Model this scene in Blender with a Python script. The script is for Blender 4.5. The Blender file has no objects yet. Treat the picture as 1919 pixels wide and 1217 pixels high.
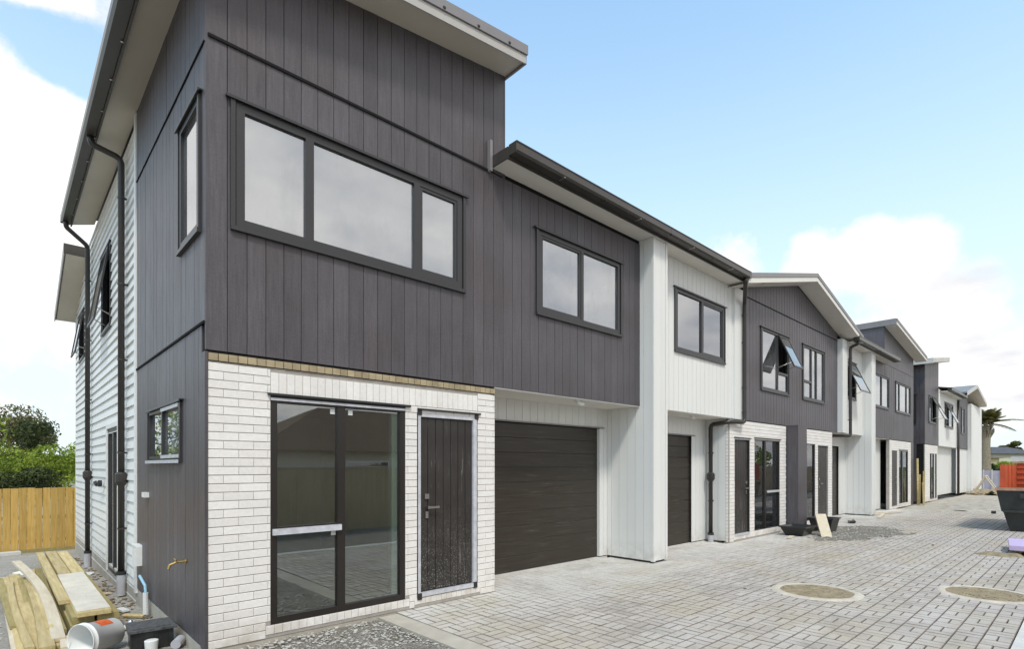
import bpy, math, random
import numpy as np
from mathutils import Vector, Matrix
R = random.Random(7)
NR = np.random.default_rng(7)
S = bpy.context.scene
COL = S.collection
PI = math.pi

# ------------------------------------------------------------------ camera
TH = math.radians(46.94)
CAM = Vector((-1.349, -5.446, 1.65))
cd = bpy.data.cameras.new('camera'); cam = bpy.data.objects.new('camera', cd); COL.objects.link(cam)
cam.location = CAM; cam.rotation_euler = (PI/2, 0, TH - PI/2)
cd.sensor_width = 36; cd.lens = 1024.7/1919*36; cd.shift_y = 0.1389
cd.clip_start = 0.05; cd.clip_end = 3000
S.camera = cam
FW = (math.cos(TH), math.sin(TH)); RT = (math.sin(TH), -math.cos(TH))
def view(x, y, z):                       # where a point falls in the photograph (used only to rank pavers by size)
    dx, dy, dz = x-CAM.x, y-CAM.y, z-CAM.z
    f = dx*FW[0]+dy*FW[1]
    return 959.5+1024.7*(dx*RT[0]+dy*RT[1])/f, 875-1024.7*dz/f, f

# ------------------------------------------------------------------ world, sun, exposure
SUN_EL, SUN_AZ = math.radians(55), math.radians(238)      # azimuth of the sun measured from +X, anticlockwise
w = bpy.data.worlds.new('World'); S.world = w; w.use_nodes = True
nt = w.node_tree; N = nt.nodes; L = nt.links; N.clear()
def nd(t, **k):
    n = N.new(t)
    for a, b in k.items(): setattr(n, a, b)
    return n
def mth(op, a, b=None, c=None, clamp=False):
    n = nd('ShaderNodeMath', operation=op, use_clamp=clamp)
    for i, v in enumerate((a, b, c)):
        if v is None: continue
        if hasattr(v, 'is_output'): L.new(v, n.inputs[i])
        else: n.inputs[i].default_value = v
    return n.outputs[0]
tc = nd('ShaderNodeTexCoord')
sky = nd('ShaderNodeTexSky', sky_type='NISHITA', sun_disc=False)
sky.sun_elevation = SUN_EL; sky.sun_rotation = PI/2 - SUN_AZ
sky.air_density = 1.0; sky.dust_density = 1.2; sky.ozone_density = 1.5
skm = nd('ShaderNodeMix', data_type='RGBA', blend_type='MULTIPLY'); skm.inputs[0].default_value = 1
L.new(sky.outputs[0], skm.inputs[6]); skm.inputs[7].default_value = (1.85, 3.2, 3.5, 1)
sep = nd('ShaderNodeSeparateXYZ'); L.new(tc.outputs['Generated'], sep.inputs[0])
dz = mth('MAXIMUM', sep.outputs[2], 0.0)
den = mth('ADD', dz, 0.22)
px = mth('DIVIDE', sep.outputs[0], den); py = mth('DIVIDE', sep.outputs[1], den)
cmb = nd('ShaderNodeCombineXYZ'); L.new(px, cmb.inputs[0]); L.new(py, cmb.inputs[1])
n1 = nd('ShaderNodeTexNoise'); n1.inputs['Scale'].default_value = 1.15; n1.inputs['Detail'].default_value = 9; n1.inputs['Roughness'].default_value = .56
L.new(cmb.outputs[0], n1.inputs['Vector'])
n2 = nd('ShaderNodeTexNoise'); n2.inputs['Scale'].default_value = 10; n2.inputs['Detail'].default_value = 12; n2.inputs['Roughness'].default_value = .62
L.new(tc.outputs['Generated'], n2.inputs['Vector'])
def ddir(X, Y):
    a = (X-959.5)/1024.7; b = (875-Y)/1024.7
    v = Vector((FW[0]+a*RT[0], FW[1]+a*RT[1], b)); return v.normalized()
acc = mth('MULTIPLY', mth('SUBTRACT', n1.outputs[0], .5), 1.3)
acc = mth('ADD', acc, mth('MULTIPLY', mth('SUBTRACT', n2.outputs[0], .5), 2.1))
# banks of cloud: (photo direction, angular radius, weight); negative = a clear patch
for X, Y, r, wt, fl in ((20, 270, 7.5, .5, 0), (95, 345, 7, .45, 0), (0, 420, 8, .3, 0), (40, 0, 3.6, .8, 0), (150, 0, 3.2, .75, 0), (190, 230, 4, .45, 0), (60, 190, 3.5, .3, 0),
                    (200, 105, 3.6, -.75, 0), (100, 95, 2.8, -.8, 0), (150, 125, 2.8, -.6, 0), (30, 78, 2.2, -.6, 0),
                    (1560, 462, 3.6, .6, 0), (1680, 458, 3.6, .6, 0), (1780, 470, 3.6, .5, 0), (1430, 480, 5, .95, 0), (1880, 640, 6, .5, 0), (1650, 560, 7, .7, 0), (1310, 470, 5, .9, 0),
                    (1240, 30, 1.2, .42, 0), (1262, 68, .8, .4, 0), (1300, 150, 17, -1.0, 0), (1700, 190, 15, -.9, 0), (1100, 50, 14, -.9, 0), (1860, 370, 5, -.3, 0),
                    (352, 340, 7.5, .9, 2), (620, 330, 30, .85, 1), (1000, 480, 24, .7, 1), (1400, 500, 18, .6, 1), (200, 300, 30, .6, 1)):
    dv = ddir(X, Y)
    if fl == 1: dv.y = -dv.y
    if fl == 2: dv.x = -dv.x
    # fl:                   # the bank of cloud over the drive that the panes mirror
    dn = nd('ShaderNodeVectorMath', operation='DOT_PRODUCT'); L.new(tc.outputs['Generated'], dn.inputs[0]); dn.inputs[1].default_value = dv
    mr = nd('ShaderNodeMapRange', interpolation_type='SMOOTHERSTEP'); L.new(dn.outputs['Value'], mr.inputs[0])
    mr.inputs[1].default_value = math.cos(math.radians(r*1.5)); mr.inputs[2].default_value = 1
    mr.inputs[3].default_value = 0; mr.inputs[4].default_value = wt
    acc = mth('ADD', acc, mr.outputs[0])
cl = nd('ShaderNodeMapRange', interpolation_type='SMOOTHSTEP'); L.new(acc, cl.inputs[0]); cl.inputs[1].default_value = -.14; cl.inputs[2].default_value = .46
hz = nd('ShaderNodeMapRange', interpolation_type='SMOOTHSTEP'); L.new(dz, hz.inputs[0])     # pale band of moist air at the horizon
hz.inputs[1].default_value = 0.0; hz.inputs[2].default_value = .78; hz.inputs[3].default_value = .97; hz.inputs[4].default_value = .22
cc = nd('ShaderNodeMix', data_type='RGBA')       # cloud body: white with noise-driven grey patches
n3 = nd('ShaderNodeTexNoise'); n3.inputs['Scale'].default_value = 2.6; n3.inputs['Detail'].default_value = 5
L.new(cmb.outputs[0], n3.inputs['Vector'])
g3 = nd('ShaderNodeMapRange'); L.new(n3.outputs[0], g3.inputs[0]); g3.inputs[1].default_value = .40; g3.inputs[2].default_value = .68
gy = nd('ShaderNodeMapRange', interpolation_type='SMOOTHSTEP'); L.new(sep.outputs[1], gy.inputs[0]); gy.inputs[1].default_value = -.1; gy.inputs[2].default_value = .3; gy.inputs[3].default_value = 1; gy.inputs[4].default_value = .4  # greyer in the unseen sky over the drive, shaped for the window reflections
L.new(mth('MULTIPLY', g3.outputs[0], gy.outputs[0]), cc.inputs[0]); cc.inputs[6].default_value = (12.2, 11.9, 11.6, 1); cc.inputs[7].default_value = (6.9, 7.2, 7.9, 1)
m1 = nd('ShaderNodeMix', data_type='RGBA'); L.new(hz.outputs[0], m1.inputs[0]); L.new(skm.outputs[2], m1.inputs[6]); m1.inputs[7].default_value = (9.3, 10.6, 10.9, 1)
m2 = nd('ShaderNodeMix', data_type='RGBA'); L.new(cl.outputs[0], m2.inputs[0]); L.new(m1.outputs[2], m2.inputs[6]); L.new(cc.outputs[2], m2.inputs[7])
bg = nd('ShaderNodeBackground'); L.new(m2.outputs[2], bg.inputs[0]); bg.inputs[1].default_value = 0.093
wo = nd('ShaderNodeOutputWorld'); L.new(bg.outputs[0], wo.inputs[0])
sl = bpy.data.lights.new('sun', 'SUN'); sl.energy = 2.3; sl.angle = math.radians(8); sl.color = (1, .94, .86)
so = bpy.data.objects.new('sun', sl); COL.objects.link(so)
sd = Vector((math.cos(SUN_EL)*math.cos(SUN_AZ), math.cos(SUN_EL)*math.sin(SUN_AZ), math.sin(SUN_EL)))
so.rotation_euler = sd.to_track_quat('Z', 'Y').to_euler(); so.location = (0, -10, 30)
S.view_settings.view_transform = 'Standard'; S.view_settings.look = 'None'
S.view_settings.exposure = 0.12; S.view_settings.gamma = 1; S.view_settings.use_curve_mapping = False

# ------------------------------------------------------------------ materials
class MT:
    def __init__(s, name):
        s.m = bpy.data.materials.new(name); s.m.use_nodes = True; s.t = s.m.node_tree
        s.b = s.t.nodes['Principled BSDF']; s.co = s.t.nodes.new('ShaderNodeTexCoord'); s.ge = s.t.nodes.new('ShaderNodeNewGeometry')
    def n(s, t, ins=None, **k):
        n = s.t.nodes.new(t)
        for a, b in k.items(): setattr(n, a, b)
        for a, b in (ins or {}).items():
            if hasattr(b, 'is_output'): s.t.links.new(b, n.inputs[a])
            else: n.inputs[a].default_value = b
        return n
    def vec(s, scale=(1, 1, 1), loc=(0, 0, 0)):
        return s.n('ShaderNodeMapping', {0: s.ge.outputs['Position'], 'Scale': scale, 'Location': loc}).outputs[0]
    def noise(s, sc, det=4, rough=.6, scale=(1, 1, 1), loc=(0, 0, 0)):
        return s.n('ShaderNodeTexNoise', {'Vector': s.vec(scale, loc), 'Scale': sc, 'Detail': det, 'Roughness': rough}).outputs[0]
    def rng(s, v, a, b, c=0, d=1):
        return s.n('ShaderNodeMapRange', {0: v, 1: a, 2: b, 3: c, 4: d}).outputs[0]
    def mix(s, f, a, b, mode='MIX'):
        q = lambda v: (*v, 1) if isinstance(v, tuple) and len(v) == 3 else v
        return s.n('ShaderNodeMix', {0: f, 6: q(a), 7: q(b)}, data_type='RGBA', blend_type=mode).outputs[2]
    def mul(s, a, b): return s.n('ShaderNodeMath', {0: a, 1: b}, operation='MULTIPLY').outputs[0]
    def val(s, c, v):     # scale a colour by a value
        return s.n('ShaderNodeHueSaturation', {'Color': c if hasattr(c, 'is_output') else (*c, 1), 'Value': v}).outputs[0]
    def rand(s): return s.n('ShaderNodeObjectInfo').outputs['Random']
    def attr(s, nm): return s.n('ShaderNodeAttribute', attribute_name=nm).outputs['Fac']
    def out(s, col, rough=.6, spec=.5, bump=None, bs=.3, bd=.01, metal=0):
        for k, v in (('Base Color', col), ('Roughness', rough)):
            if hasattr(v, 'is_output'): s.t.links.new(v, s.b.inputs[k])
            else: s.b.inputs[k].default_value = (*v, 1) if isinstance(v, tuple) else v
        s.b.inputs['Specular IOR Level'].default_value = spec; s.b.inputs['Metallic'].default_value = metal
        if bump is not None:
            bn = s.n('ShaderNodeBump', {'Height': bump, 'Strength': bs, 'Distance': bd}); s.t.links.new(bn.outputs[0], s.b.inputs['Normal'])
        return s.m
def simple(name, col, rough=.6, spec=.5, var=.12, sc=6, bump=.15, metal=0, bd=.004, objvar=0):
    m = MT(name); n = m.noise(sc, 5); v = m.rng(n, .25, .75, 1-var, 1+var)
    if objvar: v = m.mul(v, m.rng(m.rand(), 0, 1, 1-objvar, 1+objvar))
    return m.out(m.val(col, v), rough, spec, m.noise(sc*9, 3), bump, bd, metal)
def clad_dark():
    m = MT('charcoal_stained_plywood')
    g = m.noise(3.2, 7, .65, (14, 14, .8)); b = m.noise(1.1, 4, .5); s = m.noise(45, 4, .7)
    c = m.mix(m.rng(b, .35, .7), (.072, .061, .066), (.092, .085, .095))
    v = m.mul(m.rng(g, .3, .7, .76, 1.22), m.rng(s, .3, .7, .88, 1.12))
    v = m.mul(v, m.rng(m.rand(), 0, 1, .88, 1.12))
    d = m.noise(.9, 6, .7, (1, 1, .35), (3, 1, 9))
    c = m.mix(m.rng(d, .62, .74, 0, .35), c, (.15, .142, .14))
    h = m.n('ShaderNodeMath', {0: g, 1: m.mul(s, .6)}, operation='ADD').outputs[0]
    return m.out(m.val(c, v), m.rng(g, .3, .7, .36, .58), .5, h, .35, .004)
def paint_white():
    m = MT('warm_white_paint')
    b = m.noise(.7, 5, .6, (1, 1, .5)); s = m.noise(26, 4)
    c = m.mix(m.rng(b, .45, .75, 0, .6), (.72, .71, .685), (.655, .64, .605))
    lo = m.n('ShaderNodeSeparateXYZ', {0: m.ge.outputs['Position']}).outputs[2]
    sp = m.mul(m.rng(lo, .0, .38, 1, 0), m.rng(m.noise(6, 5), .38, .68, 0, .55))       # splashed mud near the ground
    c = m.mix(sp, c, (.36, .32, .27))
    return m.out(m.val(c, m.rng(m.rand(), 0, 1, .97, 1.03)), .5, .4, s, .12, .002)
def brick_paint(use_attr):
    m = MT('white_painted_brick' + ('_far' if use_attr else ''))
    r = m.attr('tint') if use_attr else m.rand()
    c = m.mix(r, (.735, .695, .66), (.80, .765, .73))
    s = m.noise(30, 5, .7); b = m.noise(2.1, 5)
    c = m.mix(m.rng(b, .5, .78, 0, .22), c, (.56, .51, .46))
    lo = m.n('ShaderNodeSeparateXYZ', {0: m.ge.outputs['Position']}).outputs[2]
    c = m.mix(m.mul(m.rng(lo, .0, .3, 1, 0), m.rng(m.noise(5, 5), .35, .65, 0, .7)), c, (.42, .36, .29))
    return m.out(m.val(c, m.rng(s, .3, .7, .93, 1.05)), .7, .3, s, .5, .004)
def paver_mat(use_attr):
    m = MT('concrete_paver' + ('_far' if use_attr else ''))
    r = m.attr('tint') if use_attr else m.rand()
    c = m.mix(r, (.405, .362, .33), (.485, .44, .405))
    b = m.noise(.55, 6, .62); b2 = m.noise(.8, 5, .6, (1, 1, 1), (7, 3, 0))
    c = m.mix(m.rng(b, .44, .64, 0, .85), c, (.43, .375, .285))
    ty = m.n('ShaderNodeTexWave', {'Vector': m.vec((.06, 1, 1), (0, .35, 0)), 'Scale': .36, 'Distortion': 1.2, 'Detail': 3.0, 'Detail Scale': 2.0}, bands_direction='Y').outputs[0]
    c = m.mix(m.mul(m.rng(ty, .6, .95), m.rng(m.noise(1.2, 5), .4, .6, .1, .55)), c, (.54, .50, .46))           # sand brushed into the joints
    c = m.mix(m.rng(b2, .5, .7, 0, .45), c, (.52, .495, .465))             # cement dust
    xyz = m.n('ShaderNodeSeparateXYZ', {0: m.ge.outputs['Position']})
    near = m.rng(xyz.outputs[1], -1.5, .2, 0, .9)
    c = m.mix(m.mul(near, m.rng(m.noise(1.6, 6), .3, .6, .25, .95)), c, (.60, .59, .565))   # dusty apron along the house
    d = m.noise(1.7, 7, .7, (1, 1, 1), (2, 9, 1))
    c = m.mix(m.rng(d, .52, .70, 0, .6), c, (.24, .21, .18))
    s = m.noise(60, 4, .8)
    return m.out(m.val(c, m.rng(s, .3, .7, .86, 1.1)), .85, .3, s, .6, .004)
def slurry(name, col):
    """joint sand, caked with pale cement slurry on the strip in front of the garages"""
    m = MT(name); xyz = m.n('ShaderNodeSeparateXYZ', {0: m.ge.outputs['Position']})
    k = m.mul(m.rng(xyz.outputs[1], -1.4, -.1, 0, 1), m.rng(xyz.outputs[0], 3.0, 4.6, .15, 1)); k = m.mul(k, m.rng(m.noise(1.6, 6), .3, .6, .35, .95))
    c = m.mix(k, col, (.55, .53, .495)); return m.out(m.val(c, m.rng(m.noise(5, 5), .25, .75, .7, 1.25)), .95, .1, m.noise(40, 3), .5, .006)
def ground_mat():
    m = MT('compacted_gravel_and_soil')
    a = m.noise(1.1, 8, .7); b = m.noise(24, 6, .8); v = m.n('ShaderNodeTexVoronoi', {'Vector': m.vec(), 'Scale': 34.0})
    c = m.mix(m.rng(a, .35, .65), (.25, .22, .185), (.39, .36, .32))
    c = m.mix(m.rng(b, .42, .62, 0, .7), c, (.42, .40, .37))
    far = m.n('ShaderNodeVectorMath', {0: m.ge.outputs['Position']}, operation='LENGTH').outputs['Value']
    c = m.mix(m.rng(far, 60, 110), c, (.09, .12, .045))
    h = m.n('ShaderNodeMath', {0: v.outputs['Distance'], 1: b}, operation='ADD').outputs[0]
    return m.out(c, .95, .2, h, .9, .02)
def gravel_mat():
    m = MT('grey_crusher_dust'); v = m.n('ShaderNodeTexVoronoi', {'Vector': m.vec(), 'Scale': 55.0}); w_ = m.n('ShaderNodeTexVoronoi', {'Vector': m.vec(), 'Scale': 140.0})
    c = m.mix(m.n('ShaderNodeSeparateColor', {0: v.outputs['Color']}).outputs[0], (.24, .215, .185), (.50, .465, .415)); c = m.mix(m.rng(m.noise(2.4, 6), .4, .65, 0, .6), c, (.27, .24, .195))
    c = m.mix(m.rng(v.outputs['Distance'], .4, .75, 0, .5), c, (.15, .13, .11))
    h = m.n('ShaderNodeMath', {0: m.mul(v.outputs['Distance'], -1.0), 1: m.mul(w_.outputs['Distance'], -.4)}, operation='ADD').outputs[0]
    return m.out(c, .95, .2, h, 1.0, .03)
def wood(name, c1, c2, axis=1, rough=.75, objvar=.16):
    m = MT(name); sc = [12, 12, 12]; sc[axis] = .9
    g = m.noise(2.2, 7, .65, tuple(sc)); k = m.noise(1.4, 3)
    c = m.mix(m.rng(g, .3, .7), c1, c2); c = m.mix(m.rng(k, .6, .75, 0, .4), c, tuple(q*.7 for q in c1))
    return m.out(m.val(c, m.rng(m.rand(), 0, 1, 1-objvar, 1+objvar)), rough, .3, g, .35, .004)
def garage_mat():
    m = MT('dark_brown_garage_door_film')
    g = m.noise(2.0, 6, .65, (.6, .6, 26)); b = m.noise(1.3, 4); w_ = m.noise(3, 7, .7, (.5, .5, 14), (4, 4, 4))
    c = m.mix(m.rng(g, .35, .7), (.024, .018, .012), (.040, .032, .023))
    c = m.mix(m.mul(m.rng(w_, .54, .68), m.rng(b, .40, .6, 0, .6)), c, (.13, .12, .10))
    return m.out(c, m.rng(g, .3, .7, .28, .5), .5, m.noise(1.5, 5, .6, (.5, .5, 9)), .35, .006)
def door_mat():
    m = MT('scuffed_black_door_paint')
    g = m.noise(3, 7, .7, (10, 10, .7)); b = m.noise(2.2, 5, .6); sp = m.noise(70, 3, .8)
    c = m.mix(m.rng(b, .3, .7), (.020, .016, .014), (.036, .031, .028))
    c = m.mix(m.mul(m.rng(g, .58, .66), m.rng(b, .44, .60, 0, .7)), c, (.32, .30, .28))
    lo = m.n('ShaderNodeSeparateXYZ', {0: m.ge.outputs['Position']}).outputs[2]
    c = m.mix(m.mul(m.rng(sp, .58, .64), m.rng(lo, .2, 1.3, .9, 0)), c, (.4, .38, .35))
    return m.out(c, m.rng(g, .3, .7, .3, .6), .5, g, .4, .003)
def glass(name, refl, tint, haze=0.0, smear=0):
    m = MT(name); t = m.t; t.nodes.remove(m.b)
    o = t.nodes['Material Output']
    fr = m.n('ShaderNodeLayerWeight', {'Blend': .18}).outputs['Fresnel']
    f = m.n('ShaderNodeMath', {0: m.mul(fr, 1-refl), 1: refl}, operation='ADD', use_clamp=True).outputs[0]
    g = m.n('ShaderNodeBsdfGlossy', {'Color': (.93, .95, .97, 1), 'Roughness': .012})
    bn = m.n('ShaderNodeBump', {'Height': m.noise(.8, 2), 'Strength': .05, 'Distance': .02}); t.links.new(bn.outputs[0], g.inputs['Normal'])
    tr = m.n('ShaderNodeBsdfTransparent', {'Color': (*tint, 1)})
    ms = m.n('ShaderNodeMixShader', {0: f, 1: tr.outputs[0], 2: g.outputs[0]})
    res = ms
    if haze:       # dusty film
        df = m.n('ShaderNodeBsdfDiffuse', {'Color': (.42, .42, .43, 1)})
        k = m.rng(m.noise(1.3, 6, .65, (1, 1, 1), (1, 2, 3)), .35, .75, haze*.3, haze)
        if smear:
            sm = m.noise(1.6, 3, .5, (2.2, 2.2, .7), (5, 5, 5)); k = m.n('ShaderNodeMath', {0: k, 1: m.rng(sm, .55, .7, 0, smear)}, operation='ADD').outputs[0]
        res = m.n('ShaderNodeMixShader', {0: k, 1: ms.outputs[0], 2: df.outputs[0]})
    t.links.new(res.outputs[0], o.inputs[0]); return m.m
def leaf_mat(name, c1, c2, tr=.25):
    m = MT(name); v = m.attr('tint')
    c = m.mix(v, c1, c2); m.out(c, .6, .3)
    m.b.inputs['Transmission Weight'].default_value = 0
    t = m.n('ShaderNodeBsdfTranslucent', {'Color': c}); x = m.n('ShaderNodeMixShader', {0: tr, 1: m.b.outputs[0], 2: t.outputs[0]})
    m.t.links.new(x.outputs[0], m.t.nodes['Material Output'].inputs[0]); return m.m

M = dict(
    dark=clad_dark(), white=paint_white(), brick=brick_paint(False), brickf=brick_paint(True),
    mortar=simple('grey_mortar', (.36, .325, .295), .9, .2, .15, 9, .5),
    tan=simple('bare_tan_brick', (.36, .29, .185), .85, .2, .2, 12, .5, objvar=.14),
    back=simple('black_joint_backing', (.018, .017, .018), .9, .1),
    alu=simple('charcoal_aluminium', (.033, .032, .034), .38, .5, .06, 5, .03),
    gutter=simple('dark_coated_steel', (.052, .046, .040), .3, .5, .1, 3, .05),
    pipe=simple('black_coated_pipe', (.030, .025, .022), .35, .5, .1, 5, .05),
    soffit=simple('cream_soffit_board', (.56, .51, .43), .7, .3, .05, 2, .05),
    soffw=simple('white_soffit_board', (.72, .69, .63), .7, .3, .05, 2, .05),
    fascia=simple('pale_grey_fascia', (.44, .415, .39), .5, .4, .05, 3, .05),
    flash=simple('grey_roof_flashing', (.22, .205, .21), .45, .5, .07, 3, .05),
    roof=simple('grey_roof_sheet', (.20, .20, .205), .5, .4, .08, 2, .05),
    conc=simple('raw_concrete', (.40, .365, .31), .9, .2, .2, 3, .5),
    concl=simple('pale_concrete', (.56, .54, .51), .9, .2, .16, 3, .5),
    slab=simple('dusty_concrete_slab', (.46, .44, .38), .8, .3, .3, 1.5, .3),
    tanwall=simple('unlined_tan_wall', (.70, .57, .37), .85, .2, .12, 1.5, .2),
    greenish=simple('green_plaster_board', (.42, .52, .47), .8, .2, .05, 2, .1),
    inner=simple('plasterboard', (.52, .51, .49), .85, .2, .05, 2, .1),
    garage=garage_mat(), door=door_mat(), tape=simple('silver_protective_film', (.52, .52, .55), .3, .5, .2, 14, .6),
    steel=simple('brushed_steel', (.55, .53, .5), .3, .5, .06, 8, .1, metal=1),
    brass=simple('brass', (.62, .42, .16), .35, .5, .1, 9, .1, metal=1),
    pvc=simple('grey_pvc', (.42, .41, .43), .5, .4, .14, 8, .1), wpvc=simple('white_plastic', (.72, .72, .70), .4, .5, .1, 6, .1),
    blue=simple('pale_blue_tape', (.30, .50, .62), .5), orange=simple('orange_red_label', (.62, .12, .03), .5, .4, .35, 20),
    blackp=simple('black_plastic', (.022, .022, .022), .35, .5, .3, 9, .1),
    dusty=simple('dusty_black_lid', (.075, .075, .075), .6, .4, .6, 25, .4),
    glu=glass('upper_reflective_glass', .47, (.55, .57, .57), .16, .22), gll=glass('lower_clear_glass', .17, (.86, .90, .86), .03),
    glf=glass('far_glass', .42, (.5, .53, .53), .05),
    pave=paver_mat(False), pavef=paver_mat(True), ground=ground_mat(), dustf=simple('pale_dusty_soil', (.40, .365, .315), .95, .1, .3, 3, .9, bd=.02), sand=simple('dry_sandy_soil', (.33, .27, .18), .95, .1, .35, 9, .9, bd=.02),
    ringc=simple('sandy_concrete', (.52, .465, .39), .9, .2, .25, 6, .6), edge=slurry('soiled_paver_edge', (.235, .20, .172)), alub=simple('brown_black_aluminium', (.020, .016, .014), .35, .5, .06, 5, .03),
    joint=slurry('dark_joint_sand', (.10, .085, .068)),
    dirt=gravel_mat(),
    pine=wood('treated_pine', (.40, .30, .13), (.62, .50, .27), 1), pineg=wood('green_tinged_pine', (.24, .19, .075), (.38, .31, .14), 1),
    pinew=wood('pale_new_timber', (.55, .46, .33), (.70, .62, .49), 1), pinee=simple('damp_end_grain', (.09, .068, .03), .9, .2, .4, 25, .4),
    wrap=simple('milky_plastic_wrap', (.70, .64, .54), .3, .5, .2, 5, .7, bd=.02),
    fence=wood('golden_fence_timber', (.42, .245, .055), (.58, .38, .115), 2, .7, .13),
    tanfence=wood('brown_paling_timber', (.42, .33, .20), (.56, .45, .29), 2),
    bark=simple('bark', (.10, .078, .055), .9, .2, .3, 12, .8, bd=.03),
    palmbark=simple('palm_trunk_fibre', (.27, .23, .165), .9, .2, .3, 9, .9, bd=.04),
    leafd=leaf_mat('dark_leaves', (.022, .036, .012), (.085, .105, .03)), leafb=leaf_mat('bright_leaves', (.07, .13, .010), (.36, .43, .05)),
    leafo=leaf_mat('olive_leaves', (.06, .062, .018), (.17, .15, .045)), leafp=leaf_mat('palm_leaves', (.06, .07, .02), (.24, .21, .075)),
    hay=leaf_mat('dry_grass', (.16, .14, .05), (.30, .27, .11)),
    rooft=simple('brown_roof_tiles', (.125, .080, .052), .8, .2, .2, 5, .5), roofg=simple('dark_grey_tiles', (.085, .088, .10), .8, .2, .2, 2, .5),
    cream=simple('cream_render', (.55, .50, .40), .8, .2), bin=simple('charcoal_skip_paint', (.033, .036, .034), .45, .5, .35, 4, .3),
    red=simple('red_orange_panel', (.52, .095, .035), .55, .4, .22, 4, .3), rim=simple('worn_orange_rim', (.42, .25, .17), .6, .4, .3, 12, .3),
    lilac=simple('lilac_foam_sheet', (.52, .42, .64), .6, .3, .08, 3, .1), lav=simple('pale_lilac_fence_sheet', (.44, .40, .45), .7, .3, .12, 1.5, .2),
    stone=simple('grey_stone_chips', (.44, .415, .375), .9, .2, .3, 40, .4), rub=simple('brown_rubble', (.20, .15, .095), .95, .1, .5, 5, .9, bd=.03),
    black=simple('black_rubber', (.02, .02, .02), .5),
)

# ------------------------------------------------------------------ mesh helpers
WO = {}                                     # world origin of every object made here
class Fr:
    def __init__(s, o, u, w): s.o, s.u, s.w = Vector(o), Vector(u), Vector(w)
    def p(s, u, v, w): return s.o + s.u*u + Vector((0, 0, 1))*v + s.w*w
def front(y=0): return Fr((0, y, 0), (1, 0, 0), (0, -1, 0))
def side(x=0): return Fr((x, 0, 0), (0, 1, 0), (-1, 0, 0))
class MB:
    def __init__(s): s.v = []; s.f = []; s.t = []
    def add(s, vs, fs, t=None):
        b = len(s.v); s.v += [tuple(q) for q in vs]; s.f += [tuple(b+i for i in f) for f in fs]
        if t is not None: s.t += [t]*len(fs)
        return s
    def ext(s, poly, vec):                  # extrude a 3-D polygon along vec
        n = len(poly); vec = Vector(vec); poly = [Vector(q) for q in poly]
        nr = Vector((0, 0, 0))
        for i in range(n): nr += poly[i].cross(poly[(i+1) % n])
        if nr.dot(vec) > 0: poly = poly[::-1]
        vs = poly+[q+vec for q in poly]
        fs = [tuple(range(n)), tuple(range(2*n-1, n-1, -1))]+[((i+1) % n, i, i+n, (i+1) % n+n) for i in range(n)]
        return s.add(vs, fs)
    def prism(s, fr, poly, w0, w1):
        return s.ext([fr.p(u, v, w0) for u, v in poly], fr.w*(w1-w0))
    def box(s, fr, u0, u1, v0, v1, w0, w1):
        return s.prism(fr, [(u0, v0), (u1, v0), (u1, v1), (u0, v1)], w0, w1)
    def b(s, x0, x1, y0, y1, z0, z1):
        return s.ext([(x0, y0, z0), (x1, y0, z0), (x1, y1, z0), (x0, y1, z0)], (0, 0, z1-z0))
    def obox(s, c, size, m):                # oriented box, m = Matrix 3x3
        c = Vector(c); h = [q/2 for q in size]
        P = [c+m@Vector((a*h[0], b_*h[1], -h[2])) for a, b_ in ((-1, -1), (1, -1), (1, 1), (-1, 1))]
        return s.ext(P, m@Vector((0, 0, size[2])))
    def tube(s, pts, r, n=10, caps=True):
        pts = [Vector(q) for q in pts]; rs = r if isinstance(r, (list, tuple)) else [r]*len(pts)
        rings = []; up = None
        for i, p in enumerate(pts):
            d = ((pts[i+1]-p).normalized() if i < len(pts)-1 else Vector((0, 0, 0)))+((p-pts[i-1]).normalized() if i else Vector((0, 0, 0)))
            d.normalize()
            if up is None: up = Vector((0, 0, 1)) if abs(d.z) < .9 else Vector((1, 0, 0))
            a = d.cross(up).normalized(); b_ = a.cross(d).normalized(); up = b_
            rings.append([p+(a*math.cos(2*PI*k/n)+b_*math.sin(2*PI*k/n))*rs[i] for k in range(n)])
        vs = [q for rg in rings for q in rg]; fs = []
        for i in range(len(pts)-1):
            for k in range(n):
                fs.append((i*n+k, (i+1)*n+k, (i+1)*n+(k+1) % n, i*n+(k+1) % n))
        if caps: fs += [tuple(range(n)), tuple(range(len(vs)-1, len(vs)-n-1, -1))]
        return s.add(vs, fs)
    def build(s, name, mat, parent=None, smooth=False, origin=None, kind=None, label=None):
        A = np.array(s.v, dtype=float)
        o_ = Vector(origin) if origin is not None else Vector(((A.min(0)+A.max(0))/2))
        me = bpy.data.meshes.new(name)
        me.from_pydata([tuple(q) for q in (A-np.array(o_))], [], s.f)
        me.materials.append(M[mat] if isinstance(mat, str) else mat)
        if s.t:
            at = me.attributes.new('tint', 'FLOAT', 'FACE'); at.data.foreach_set('value', np.array(s.t, dtype=np.float32))
        if smooth: me.shade_smooth()
        return link(name, me, parent, o_, kind, label)
def link(name, me, parent, worigin, kind=None, label=None):
    o = bpy.data.objects.new(name, me); COL.objects.link(o)
    if parent is not None: o.parent = parent; o.location = Vector(worigin)-WO[parent.name]
    else: o.location = worigin
    WO[o.name] = Vector(worigin)
    if kind: o['kind'] = kind
    if label: o['label'] = label
    return o
def thing(name, label, cat, loc=(0, 0, 0), group=None):
    o = bpy.data.objects.new(name, None); COL.objects.link(o); o.location = loc; o.empty_display_size = .2
    WO[o.name] = Vector(loc); tag(o, label, cat, group); return o
def tag(o, label, cat, group=None):
    o['label'] = label; o['category'] = cat
    if group: o['group'] = group
    return o
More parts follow.
